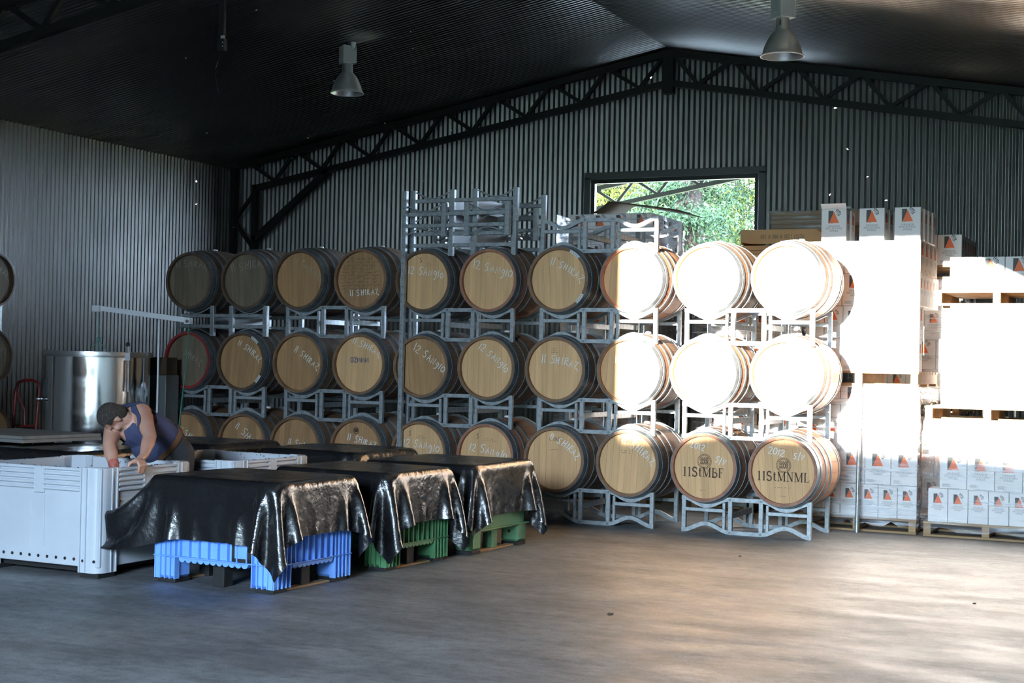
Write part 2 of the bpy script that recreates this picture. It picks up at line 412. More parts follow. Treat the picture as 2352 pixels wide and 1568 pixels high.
obj('pane', MB().box(-hw + .08, hw - .08, .012, .018, -hh + .08, hh - .08), M['glass'], win)

# lattice portal frames
def portal(Y, label, xs_left=True, xs_right=True, column=True, cat='roof truss'):
    t = thing('roof_truss', label, cat, (RX, Y, 0), 0, 'portal frames of the shed')
    top = lambda x: RZ - .06 - SL * abs(x)
    bot = lambda x: RZ - .47 - SL * abs(x)
    W2 = -RX + XR - .25
    sides = [s for s, on in ((-1, xs_left), (1, xs_right)) if on]
    for s in sides:
        end = W2 - .12
        obj('top_chord', MB().beam((s * .0, 0, top(0)), (s * end, 0, top(end)), .09, .09), M['truss'], t)
        obj('bottom_chord', MB().beam((s * .0, 0, bot(0)), (s * (end - .3), 0, bot(end - .3)), .09, .085), M['truss'], t)
        k = 0; x = .45
        tops = [.0 + .85 * i for i in range(0, 9)]
        for i in range(8):
            xb = .42 + .86 * i; xt0 = .08 + .86 * i; xt1 = .86 * (i + 1)
            if xb > end - .3: break
            obj('web', MB().beam((s * xt0, 0, top(xt0) - .03), (s * xb, 0, bot(xb) + .03), .05, .05), M['truss'], t)
            if xt1 < end: obj('web', MB().beam((s * xb, 0, bot(xb) + .03), (s * xt1, 0, top(xt1) - .03), .05, .05), M['truss'], t)
            if xt1 < end: obj('gusset', MB().box(s * xt1 - .12, s * xt1 + .12, -.03, .03, top(xt1) - .05, top(xt1) + .02), M['truss'], t)
        if column:
            xi, xo = s * (W2 - .42), s * (W2 - .02)
            zt = top(W2)
            obj('column_chord', MB().box(xi - .04, xi + .04, -.045, .045, 0, bot(W2 - .42) + .05), M['truss'], t)
            obj('column_chord', MB().box(xo - .04, xo + .04, -.045, .045, 0, zt), M['truss'], t)
            z = .15; j = 0
            while z < zt - .6:
                a, b = (xi, xo) if j % 2 else (xo, xi)
                obj('web', MB().beam((a, 0, z), (b, 0, z + .45), .05, .05), M['truss'], t); z += .45; j += 1
            xk = W2 - 1.75
            obj('knee_brace', MB().beam((s * xk, 0, bot(xk) - .02), (xi, 0, 3.45), .09, .09), M['truss'], t)
    obj('ridge_plate', MB().box(-.075, .075, -.055, .055, RZ - .62, RZ - .03), M['truss'], t)
    return t
portal(18.75, 'dark lattice roof truss against the corrugated gable wall')
portal(10.95, 'dim lattice roof truss crossing the ceiling at the upper left')
portal(26.8, 'dark lattice truss seen outside through the window')
# roof purlins carried by the gable frame are hidden by the sheet: only the near girts show

# ------------------------------------------------------------------ lettering
def arcpts(cx, cz, rx, rz, a0, a1, n=10):
    return [(cx + rx * cos(R_(a0 + (a1 - a0) * i / n)), cz + rz * sin(R_(a0 + (a1 - a0) * i / n))) for i in range(n + 1)]
GLYPH = {
 '1': (.22, [[(.12, 1.05), (.10, 0)]]),
 '2': (.62, [[(.02, .78), (.15, .98), (.40, 1.0), (.50, .80), (.35, .45), (.02, .05), (.60, .0)]]),
 '0': (.62, [arcpts(.28, .48, .26, .46, 100, 470, 14)]),
 'O': (.58, [arcpts(.26, .36, .24, .36, 100, 470, 14)]),
 'S': (.66, [[(.58, .95), (.28, 1.0), (.08, .82), (.16, .60), (.42, .44), (.46, .18), (.26, .0), (.02, .06)]]),
 's': (.55, [[(.48, .72), (.22, .78), (.08, .62), (.34, .36), (.32, .08), (.02, .02)]]),
 'H': (.62, [[(.08, .95), (.04, 0)], [(.50, 1.0), (.44, .02)], [(.06, .48), (.48, .55)]]),
 'I': (.26, [[(.12, .95), (.10, 0)]]),
 'R': (.60, [[(.08, .9), (.06, 0)], [(.04, .88), (.36, .92), (.42, .68), (.10, .50), (.52, .0)]]),
 'A': (.60, [[(.02, 0), (.26, .95), (.50, .02)], [(.10, .38), (.44, .40)]]),
 'Z': (.72, [[(.06, .92), (.54, .94), (.10, .12), (.52, .02), (.66, -.26)]]),
 'N': (.60, [[(.06, 0), (.08, .9), (.46, .04), (.50, .95)]]),
 'G': (.60, [[(.50, .62), (.22, .70), (.06, .42), (.30, .22), (.52, .62), (.48, -.20), (.20, -.42)]]),
 'V': (.56, [[(.04, 1.0), (.20, .0), (.54, 1.05)]]),
 '/': (.30, [[(.24, 1.3), (.04, -.25)]]),
 'M': (.80, [[(.06, 0), (.10, .95), (.36, .3), (.62, .95), (.68, 0)]]),
 'C': (.62, [arcpts(.34, .48, .30, .48, 50, 310, 10)]),
 'D': (.62, [[(.08, 0), (.08, .95), (.34, .9), (.52, .5), (.34, .05), (.08, 0)]]),
 'U': (.60, [[(.06, .95), (.08, .2), (.26, .0), (.46, .2), (.50, .95)]]),
 ' ': (.45, []),
}
SERIF = {
 '1': (.46, [([(.25, .0), (.25, .98)], 1), ([(.10, .84), (.25, .98)], 0), ([(.08, .01), (.42, .01)], 0)]),
 'S': (.62, [(arcpts(.30, .74, .21, .24, 30, 235, 10) + arcpts(.30, .26, .23, .26, 70, -150, 10), 1), ([(.50, .98), (.49, .72)], 0), ([(.06, .02), (.07, .28)], 0)]),
 't': (.42, [([(.20, .92), (.20, .08), (.38, .04)], 1), ([(.04, .66), (.38, .66)], 0)]),
 'M': (.96, [([(.14, .0), (.14, .98)], 0), ([(.14, .98), (.46, .03)], 1), ([(.46, .03), (.78, .98)], 0), ([(.80, .0), (.80, .98)], 1), ([(.02, .01), (.26, .01)], 0), ([(.66, .01), (.94, .01)], 0), ([(.02, .97), (.20, .97)], 0), ([(.74, .97), (.94, .97)], 0)]),
 'B': (.66, [([(.14, .0), (.14, .98)], 1), ([(.04, .97), (.34, .97), (.50, .84), (.48, .62), (.34, .52), (.14, .52)], 0), ([(.34, .52), (.56, .42), (.58, .16), (.42, .02), (.04, .02)], 1)]),
 'F': (.58, [([(.14, .0), (.14, .98)], 1), ([(.04, .97), (.52, .97), (.53, .78)], 0), ([(.14, .52), (.40, .52)], 0), ([(.40, .62), (.40, .42)], 0), ([(.04, .01), (.28, .01)], 0)]),
 'N': (.78, [([(.14, .0), (.14, .98)], 0), ([(.14, .96), (.62, .02)], 1), ([(.62, .0), (.62, .98)], 0), ([(.02, .97), (.20, .97)], 0), ([(.50, .97), (.76, .97)], 0), ([(.02, .01), (.28, .01)], 0)]),
 'L': (.64, [([(.14, .0), (.14, .98)], 1), ([(.04, .02), (.56, .02), (.58, .24)], 0), ([(.04, .97), (.28, .97)], 0)]),
}
def ribbon(mb, pts, w, y=0.0):
    """flat painted stroke in the x,z plane"""
    pts = [p for i, p in enumerate(pts) if i == 0 or (abs(p[0] - pts[i - 1][0]) + abs(p[1] - pts[i - 1][1])) > 1e-6]
    n = len(pts); vs = []
    for i, (x, z) in enumerate(pts):
        a, b = pts[max(i - 1, 0)], pts[min(i + 1, n - 1)]
        dx, dz = b[0] - a[0], b[1] - a[1]; l = sqrt(dx * dx + dz * dz) or 1
        vs += [(x + dz / l * w / 2, y, z - dx / l * w / 2), (x - dz / l * w / 2, y, z + dx / l * w / 2)]
    mb.add(vs, [(2 * i, 2 * i + 2, 2 * i + 3, 2 * i + 1) for i in range(n - 1)])

def write(mb, text, x, z, size, ang=0.0, bend=0.0, w=0.008, serif=False, rng=None, gap=.14, cx=True, only=None):
    table = SERIF if serif else GLYPH
    tot = sum(table.get(c, GLYPH[' '])[0] + gap for c in text) * size
    s = -tot / 2 if cx else 0
    ca0 = R_(ang)
    px, pz = x - cos(ca0) * tot / 2 * (1 if cx else 0), z - sin(ca0) * tot / 2 * (1 if cx else 0)
    t = 0; word = 0
    for c in text:
        if c == ' ': word += 1
        adv, strokes = table.get(c, GLYPH[' '])
        a = ca0 + R_(bend) * ((t / tot) - .5) * -1
        j = (lambda k: rng.uniform(-k, k)) if rng else (lambda k: 0)
        oz = j(.06) * size; sc = size * (1 + j(.12)); sh = j(.12)
        for st in (strokes if only is None or only == word else ()):
            pts, heavy = (st if serif else (st, 0))
            q = []
            for u, v in pts:
                u2, v2 = (u + sh * v) * sc, v * sc + oz
                q.append((px + u2 * cos(a) - v2 * sin(a), pz + u2 * sin(a) + v2 * cos(a)))
            ribbon(mb, q, w * (2.0 if heavy else .8) if serif else w)
        px += cos(a) * (adv + gap) * size; pz += sin(a) * (adv + gap) * size; t += (adv + gap) * size
    return mb

# ------------------------------------------------------------------ barrels
BL, RH, RB = 1.0, 0.325, 0.385           # length, radius at the head, radius at the bilge
br = lambda y: RH + (RB - RH) * (1 - (y / (BL / 2)) ** 2)
NST = 24
def stave_mesh(m):
    mb = MB(); ys = [-.5, -.44, -.36, -.24, -.08, .08, .24, .36, .44, .5]
    da = 2 * pi / NST / 2 * .985
    vs = []
    for y in ys:
        for a in (-da, 0, da): vs.append((br(y) * sin(a), y, br(y) * cos(a) - (0.0012 if a else 0)))
    fs = [(3 * i + k, 3 * i + k + 1, 3 * i + k + 4, 3 * i + k + 3) for i in range(len(ys) - 1) for k in (0, 1)]
    n0 = len(vs)
    for y in (-.5, -.455, .455, .5):
        for a in (-da, 0, da): vs.append(((RH - .026) * sin(a), y, (RH - .026) * cos(a)))
    for k in (0, 1):
        fs.append((k, k + 1, n0 + k + 1, n0 + k)); fs.append((n0 + k, n0 + k + 1, n0 + 4 + k, n0 + 3 + k))
        fs.append((27 + k, 28 + k, n0 + 10 + k, n0 + 9 + k)); fs.append((n0 + 9 + k, n0 + 10 + k, n0 + 7 + k, n0 + 6 + k))
    mb.add(vs, fs)
    return mb.mesh('stave', m, 40)
NB = 9
RIN = RH - .027
def board_mesh(i, m):
    mb = MB(); w = 2 * RIN / NB; x0, x1 = -RIN + w * i + .0006, -RIN + w * (i + 1) - .0006
    n = 6; xs = [x0 + (x1 - x0) * k / n for k in range(n + 1)]
    zt = [sqrt(max(RIN ** 2 - x * x, 1e-6)) for x in xs]
    vs = [(x, 0, z) for x, z in zip(xs, zt)] + [(x, 0, -z) for x, z in zip(xs, zt)]
    fs = [(k, k + 1, n + 2 + k, n + 1 + k) for k in range(n)]
    vs += [(x0, .006, zt[0]), (x0, .006, -zt[0]), (x1, .006, zt[-1]), (x1, .006, -zt[-1])]
    q = 2 * n + 2
    fs += [(0, q, q + 1, n + 1), (n, q + 2, q + 3, 2 * n + 1)]
    mb.add(vs, fs)
    return mb.mesh('head_board', m)
HOOPS = ((-.472, .052), (-.408, .040), (-.285, .036), (-.165, .036))
def hoop_mesh(y, w):
    p = [(br(y - w / 2) + .0005, y - w / 2), (br(y - w / 2) + .0045, y - w / 2), (br(y + w / 2) + .0045, y + w / 2), (br(y + w / 2) + .0005, y + w / 2)]
    return MB().lathe(p, 56, 'y').mesh('hoop', M['hoop'], 40)
HOOP_ME = [hoop_mesh(y, w) for y, w in HOOPS] + [hoop_mesh(-y, w) for y, w in HOOPS]
STAVE_ME = {k: stave_mesh(M[k]) for k in ('stave', 'stave_red', 'stave_dark')}
BOARD_ME = {k: [board_mesh(i, M[k]) for i in range(NB)] for k in ('head_light', 'head_aged', 'head_grey')}
BACK_ME = MB().add([(RIN * sin(2 * pi * k / 32), 0, RIN * cos(2 * pi * k / 32)) for k in range(32)], [tuple(range(32))]).mesh('back_head', M['head_aged'])
BUNG_ME = MB().lathe([(.0, .022), (.022, .022), (.03, .012), (.03, 0)], 16).mesh('bung', M['bung'], 50)
RED_ME = MB().lathe([(RH - .026, -.456), (RH - .026, -.501), (RH + .001, -.501)], 48, 'y').mesh('painted_rim', M['red_paint'], 40)

def barrel(loc, label, head='head_light', stave='stave', texts=(), roll=0.0, red=False, tags=(), seed=0, group='wine barrels in the racks', yaw=0.0):
    t = thing('wine_barrel', label, 'barrel', loc, yaw, group)
    t.rotation_euler = (0, roll, yaw)
    for k in range(NST): link('stave', STAVE_ME[stave], t, (0, 0, 0), (0, 2 * pi * k / NST, 0))
    for me in HOOP_ME: link('hoop', me, t)
    for me in BOARD_ME[head]: link('head_board', me, t, (0, -.458, 0))
    link('back_head', BACK_ME, t, (0, .458, 0))
    link('bung', BUNG_ME, t, (0, 0, RB - .004))
    if red: link('painted_rim', RED_ME, t)
    rng = random.Random(seed)
    for spec in texts:
        mb = MB(); kind = spec[0]
        if kind == 'chalk' or kind == 'faint':
            _, s, x, z, size, ang, bend = spec
            sd_ = rng.random()
            for wd in range(s.count(' ') + 1):
                mb = MB()
                write(mb, s, x * .9, z, size * .80, ang, bend, .008 if kind == 'chalk' else .006, rng=random.Random(sd_), only=wd)
                obj('chalk_lettering', mb, M['chalk'] if kind == 'chalk' else M['chalk_faint'], t, (0, -.4605, 0), (0, -roll, 0))
        elif kind == 'serif':
            _, s, x, z, size = spec
            write(mb, s, x, z, size * .95, 0, 0, .0062, serif=True, gap=.06)
            o = obj('branded_lettering', mb, M['burn'], t, (0, -.4600, 0), (0, -roll, 0))
        elif kind == 'stencil':
            _, s, x, z, size = spec
            write(mb, s, x, z, size, 0, 0, .010, gap=.12)
            o = obj('stencil_lettering', mb, M['blue_ink'], t, (0, -.4600, 0), (0, -roll, 0))
        elif kind == 'brand':
            _, s, x, z, size = spec
            write(mb, s, x, z, size, 0, 0, size * .16, gap=.10)
            o = obj('brand_lettering', mb, M['burn_faint'], t, (0, -.4598, 0), (0, -roll, 0))
        elif kind == 'emblem':
            _, x, z, r = spec
            for rr in (r, r * .80): ribbon(mb, arcpts(x, z, rr, rr, 0, 360, 28), .003)
            for k in range(26):
                a = 2 * pi * k / 26; ribbon(mb, [(x + cos(a) * r * .85, z + sin(a) * r * .85), (x + cos(a) * r * .95, z + sin(a) * r * .95)], .006)
            for k in range(-2, 3):
                ribbon(mb, [(x + k * r * .24 - r * .1, z - r * .42), (x + k * r * .24 + r * .1, z + r * .34)], .005)
                ribbon(mb, [(x + k * r * .24 + r * .1, z - r * .42), (x + k * r * .24 - r * .1, z + r * .34)], .005)
                ribbon(mb, arcpts(x + k * r * .24, z + r * .45, r * .05, r * .05, 0, 360, 6), .006)
            o = obj('brand_print', mb, M['burn'], t, (0, -.4600, 0), (0, -roll, 0))
        elif kind == 'marks':
            _, x, z, n, wd = spec
            for k in range(n):
                for q in range(3 + rng.randrange(3)):
                    xx = x - wd / 2 + wd * (q + rng.random() * .6) / 5
                    ribbon(mb, [(xx, z - k * .02), (xx + wd * .12, z - k * .02 + rng.uniform(-.002, .002))], .0045)
            o = obj('brand_lettering', mb, M['burn_faint'], t, (0, -.4598, 0), (0, -roll, 0))
        elif kind == 'scribble':
            for row in range(11):
                z = .22 - row * .036
                half = sqrt(max(.27 ** 2 - z * z, .003)); x = -half
                while x < half - .05:
                    ln = rng.uniform(.05, .10); pts = []; a = rng.uniform(.0, .3)
                    for q in range(12):
                        u = q / 11; pts.append((x + ln * u, z + ln * u * a + rng.uniform(-.012, .012)))
                    if pts[-1][0] ** 2 + pts[-1][1] ** 2 < .28 ** 2: ribbon(mb, pts, .0035)
                    x += ln + rng.uniform(.01, .03)
            o = obj('signature_lettering', mb, M['burn'], t, (0, -.4600, 0), (0, -roll, 0)); o['label'] = 'black felt-pen signatures covering the head'
    for a, ln in tags:
        mb = MB(); n = 6; vs = []
        for k in range(n + 1):
            aa = R_(a + ln * (k / n - .5))
            vs += [((RH - .028) * sin(aa), 0, (RH - .028) * cos(aa)), ((RH + .003) * sin(aa), 0, (RH + .003) * cos(aa))]
        mb.add(vs, [(2 * k, 2 * k + 1, 2 * k + 3, 2 * k + 2) for k in range(n)])
        for q in range(5):
            aa = R_(a + ln * (q / 5 - .35)); mb.mi = 1
            ribbon(mb, [((RH - .02) * sin(aa), (RH - .02) * cos(aa)), ((RH - .006) * sin(aa), (RH - .006) * cos(aa))], .005, -.0012)
        o = obj('paper_tag', mb, [M['tagpaper'], M['dark_print']], t, (0, -.5025, 0), (0, -roll, 0))
    return t

# ------------------------------------------------------------------ racks
RW, RD, RHT = 0.6325, 0.76, 0.353        # half width, depth, height
SX = 0.388
def rail_line(flip=False):
    L = []
    for i in range(57):
        x = -RW + 2 * RW * i / 56
        d = min(abs(abs(x) - SX) / .235, 1.0)
        z = .26 + .074 * (1 - cos(pi * d)) / 2
        L.append((x, RHT - z if flip else z))
    return L
RK = {
 'top_rail': MB().strip(rail_line(), .045, .038, 0).mesh('top_rail', M['galv'], 40),
 'bottom_rail': MB().strip(rail_line(True), .045, .038, 0).mesh('bottom_rail', M['galv'], 40),
 'end_post': MB().bbox(-.021, .021, .002, .043, .004, RHT - .004, .003).mesh('end_post', M['galv']),
 'inner_post': MB().bbox(-.021, .021, .004, .042, .030, RHT - .030, .003).mesh('inner_post', M['galv']),
 'short_post': MB().bbox(-.014, .014, .006, .038, .045, RHT - .055, .003).mesh('short_post', M['galv']),
 'tie_bar': MB().bbox(-.20, .20, .001, .035, .205, .240, .003).mesh('tie_bar', M['galv']),
 'side_rail': MB().bbox(-.016, .016, .045, RD - .045, .150, .205, .003).mesh('side_rail', M['galv']),
 'bolt': MB().lathe([(0, -.008), (.011, -.008), (.011, 0)], 8, 'y').mesh('bolt', M['galv_dark']),
 'channel_post': MB().bbox(-.028, .028, 0, .05, 0, RHT, .004).mesh('channel_post', M['galv']),
 'straight_bar': MB().bbox(-RW + .02, RW - .02, .008, .042, -.02, .02, .003).mesh('straight_bar', M['galv']),
 'side_plate': MB().bbox(-.006, .006, .05, RD - .05, .10, .26, .002).mesh('side_plate', M['galv_dark']),
}
def sag(flip):
    out = []
    for i in range(15):
        u = i / 14; x = -.22 + .44 * u; z = .337 - .075 * sin(pi * u) ** 1.3
        out.append((x, .02, RHT - z if flip else z))
    return MB().tube(out, .009, 6).mesh('saddle_rod', M['galv'], True)
RK['saddle_rod'], RK['base_rod'] = sag(False), sag(True)

def rack(loc, label, rz=0.0, kind='a', group='galvanised barrel racks'):
    t = thing('barrel_rack', label, 'rack', loc, rz, group)
    for y, e in ((0, 0), (RD, 1)):
        rot = (0, 0, 0)
        P = lambda nm, x=0, z=0, yy=0: link(nm, RK[nm], t, (x, (RD - .045 if e else 0) + yy, z))
        if kind == 'a':
            P('top_rail'); P('bottom_rail')
            for s in (-1, 1):
                P('end_post', s * (RW - .021)); P('inner_post', s * .150); P('short_post', s * .212); P('tie_bar', s * .405)
                if not e:
                    P('bolt', s * .150, .334); P('bolt', s * .150, .019)
        else:
            for z in (.115, .238): P('straight_bar', 0, z, .0)
            for s in (-1, 1):
                P('channel_post', s * (RW - .028), 0, -.004); P('channel_post', s * .135, 0, -.004)
                P('saddle_rod', s * .378); P('base_rod', s * .378)
    for s in (-1, 1):
        link('side_rail' if kind == 'a' else 'side_plate', RK['side_rail' if kind == 'a' else 'side_plate'], t, (s * .150, 0, 0))
    return t

# the five stacks; each row: front plane, middle, pitch from tier to tier
STACK = [(13.60, -10.13, .918), (13.47, -8.52, .915), (13.53, -7.00, .905), (13.43, -5.41, .905), (13.38, -3.838, .903)]
Z0 = .279 + br(.36)
SH = '11 SHIRAZ'; SA = '12 SANGIO'
ROWS = {  # tier -> ten barrels: head, stave, writing, extra
 0: [('head_aged', 'stave', [('chalk', SH, .06, .0, .085, -32, 10), ('marks', -.02, .17, 2, .12)], {}),
     ('head_aged', 'stave', [('chalk', SH, .05, .02, .10, -40, 10), ('marks', -.05, -.05, 1, .12), ('marks', .0, .21, 1, .12)], {}),
     ('head_aged', 'stave', [('chalk', SH, .08, -.03, .085, -16, 10), ('marks', .0, .16, 3, .10)], {}),
     ('head_aged', 'stave', [('chalk', SH, .06, .05, .085, -14, 8), ('emblem', -.02, .20, .035)], {}),
     ('head_light', 'stave', [('chalk', SA, .02, .03, .095, -8, 10), ('brand', 'S', -.12, .17, .05), ('marks', .02, .17, 2, .13)], {}),
     ('head_light', 'stave_red', [('chalk', SA, .02, .0, .095, -12, 14), ('brand', 'S', -.10, .17, .05), ('marks', .04, .17, 2, .13)], {}),
     ('head_light', 'stave', [('chalk', SH, .10, .10, .085, -36, 24), ('brand', 'CADUS', -.0, .19, .035), ('marks', .0, .10, 1, .13)], {}),
     ('head_light', 'stave', [('chalk', SH, .10, .08, .09, -34, 26), ('brand', 'CADUS', -.02, .20, .04), ('marks', -.02, .12, 2, .13)], {}),
     ('head_light', 'stave_red', [('chalk', '2012', -.08, .17, .075, -14, 10), ('chalk', 'S/V', .17, .04, .07, -20, 0), ('serif', '11StMBF', -.01, -.09, .095), ('emblem', .0, .058, .070), ('marks', .0, .20, 1, .10), ('marks', -.01, -.22, 1, .07)], {}),
     ('head_light', 'stave_red', [('chalk', '2012', -.08, .15, .075, -12, 10), ('chalk', 'S/V', .16, .12, .07, -8, 0), ('serif', '11StMNML', .0, -.09, .092), ('emblem', .0, .058, .070), ('marks', .0, .21, 1, .10), ('marks', -.02, -.15, 1, .16), ('marks', .0, -.23, 1, .06)], {})],
 1: [('head_grey', 'stave_dark', [('faint', 'SHIRAZ', .05, .0, .085, -30, 10)], {'red': True}),
     ('head_aged', 'stave_dark', [('chalk', SH, .10, .08, .085, -34, 14)], {'tags': [(38, 20), (128, 18)]}),
     ('head_aged', 'stave', [('chalk', SH, .09, .02, .085, -34, 10), ('marks', .0, .2, 1, .06)], {}),
     ('head_light', 'stave', [('chalk', SH, .08, .15, .085, -24, 12), ('stencil', '02MMM', .0, .02, .055)], {}),
     ('head_aged', 'stave', [('chalk', SA, .08, .05, .095, -34, 10)], {}),
     ('head_light', 'stave', [('chalk', SA, .06, .07, .09, -38, 14)], {}),
     ('head_light', 'stave', [('chalk', SH, .05, .03, .095, -10, 20), ('marks', -.02, .21, 3, .08)], {}),
     ('head_light', 'stave', [('chalk', SH, .05, .03, .09, -14, 20)], {}),
     ('head_light', 'stave_red', [('chalk', SH, .05, .03, .09, -14, 20)], {}),
     ('head_light', 'stave', [('chalk', SH, .05, .06, .09, -18, 20)], {})],
 2: [('head_grey', 'stave_dark', [('faint', SH, .02, .14, .10, -4, 18)], {}),
     ('head_grey', 'stave_dark', [('faint', SH, .04, .12, .11, 6, 10)], {}),
     ('head_aged', 'stave_dark', [('faint', SH, .09, .08, .09, -30, 20)], {}),
     ('head_aged', 'stave', [('scribble',), ('chalk', SH, .05, -.17, .085, 4, 0)], {}),
     ('head_light', 'stave_dark', [('chalk', SA, .02, .05, .095, -8, 10), ('brand', 'S', -.04, .20, .05), ('marks', .06, .19, 2, .10)], {}),
     ('head_light', 'stave_red', [('chalk', SA, .04, .08, .10, -14, 6), ('marks', .0, .25, 1, .06)], {}),
     ('head_light', 'stave', [('chalk', SH, .08, .05, .09, -30, 30), ('brand', 'D', .0, .20, .03)], {'tags': [(36, 22), (128, 20)]}),
     ('head_light', 'stave_red', [('chalk', SH, .05, .05, .09, -20, 20)], {}),
     ('head_light', 'stave', [('chalk', SH, .05, .05, .09, -12, 20)], {}),
     ('head_light', 'stave', [('chalk', SH, .05, .05, .09, -16, 20)], {})],
}
TIER = ['bottom', 'middle', 'top']
WROTE = {'11 SHIRAZ': 'chalked 11 SHIRAZ', '12 SANGIO': 'chalked 12 SANGIO'}
def says(i, tier):
    if tier == 0 and i == 8: return 'branded 11StMBF'
    if tier == 0 and i == 9: return 'branded 11StMNML'
    if tier == 2 and i == 3: return 'signed in black pen'
    if tier == 1 and i == 3: return 'stencilled 02MMM in blue'
    if tier == 1 and i == 0: return 'with a red painted rim'
    if tier >= 1 and i >= 7: return 'in full sun'
    return 'chalked 12 SANGIO' if i in (4, 5) else 'chalked 11 SHIRAZ'
for c, (Y, X, pit) in enumerate(STACK):
    rng = random.Random(40 + c)
    for tier in range(3):
        rz = R_(rng.uniform(-.5, .5)); dx = rng.uniform(-.012, .012)
        rack((X + dx, Y, tier * pit), f'galvanised two-barrel rack under the {TIER[tier]} tier, {ORD[c]} stack from the left', rz, 'b' if (c == 0 and tier == 2) else 'a')
        for s in (0, 1):
            i = 2 * c + s
            h, st, tx, ex = ROWS[tier][i]
            barrel((X + dx + (-SX, SX)[s], Y + RD / 2 - .005 + rng.uniform(-.02, .02), Z0 + tier * pit + .001), f'oak wine barrel {says(i, tier)}, {TIER[tier]} tier, {ORD[i]} from the left',
                   h, st, tx, R_(rng.uniform(-6, 6)), ex.get('red', False), ex.get('tags', ()), 100 * c + 10 * tier + s)
# empty racks standing on the third stack and one on the fourth
ztop = 3 * .905
rack((-7.00, 13.53, ztop), 'empty galvanised rack resting on the barrels of the third stack', 0, 'b', 'empty racks on top')
rack((-7.03, 13.42, ztop + .20), 'empty galvanised rack hung in front, middle of the empty racks', R_(.4), 'b', 'empty racks on top')
rack((-6.99, 13.53, ztop + RHT), 'topmost empty galvanised rack of the pile on the third stack', 0, 'b', 'empty racks on top')
rack((-5.41, 13.43, ztop), 'empty wavy-railed galvanised rack on the fourth stack below the window', 0, 'a', 'empty racks on top')
# stack by the left wall, only its right-hand barrels reach into the picture
for tier in range(3):
    rack((-13.07, 12.56, tier * .918), f'galvanised rack along the left wall, {TIER[tier]} tier', R_(90), 'a', 'racks by the left wall')
    for q, y in enumerate((12.95,)):
        barrel((-13.07 - RD / 2, y, Z0 + tier * .918), f'dark oak barrel along the left wall, {TIER[tier]} tier, beside the hand truck', 'head_grey' if tier else 'head_aged', 'stave_dark',
               [('faint', SH, .06, .08, .09, -20, 20)], R_(4 * tier), seed=900 + tier, group='barrels by the left wall', yaw=R_(90))

# ------------------------------------------------------------------ outdoors
m = MB().add([(-60, YF - 60, -.02), (60, YF - 60, -.02), (60, 90, -.02), (-60, 90, -.02)], [(0, 1, 2, 3)])
tag(obj('outdoor_ground', m, M['grass']), 'grassy ground around the shed', None, None, 'structure')
rng = random.Random(5)
m = MB(); n = 60; vs = []
HZ = .91 + 36.5 * math.tan(SUN_EL)  # height set so the added hedge cuts the sun patch's lower edge
for i in range(n + 1):
    x = -34 + 37.2 * i / n; h = HZ + rng.uniform(-.06, .06)
    for (y, z) in ((-20.4, 0), (-20.8, h * .6), (-21.6, h * .93), (-22.3, h), (-23.4, h * .8), (-24, 0)): vs.append((x, y + rng.uniform(-.15, .15), z))
m.add(vs, [(6 * i + k, 6 * i + k + 1, 6 * i + k + 7, 6 * i + k + 6) for i in range(n) for k in range(5)])
tag(obj('sun_blocker_hedge', m, M['hedge'], smooth=True), 'unseen hedge added behind the viewer to block the low sun', 'hedge')

nb = thing('skylight_blocker_shed', 'unseen dark shed added behind the viewer to cut skylight on the left', 'shed', (9.0, -13.5, 0))
for nm, a in (('blocker_wall', (-5.2, -5.1, -8, 8)), ('blocker_wall', (5.1, 5.2, -8, 8)), ('blocker_wall', (-5.1, 5.1, -8, -7.9)), ('blocker_wall', (-5.1, 5.1, 7.9, 8))):  # added block, out of view, keeping skylight off the left side
    obj(nm, MB().box(a[0], a[1], a[2], a[3], 0, 6.2), M['truss'], nb)
obj('blocker_roof', MB().prism([(-5.5, 6.2), (0, 7.6), (5.5, 6.2), (5.5, 6.3), (0, 7.7), (-5.5, 6.3)], -8.3, 8.3), M['truss'], nb)

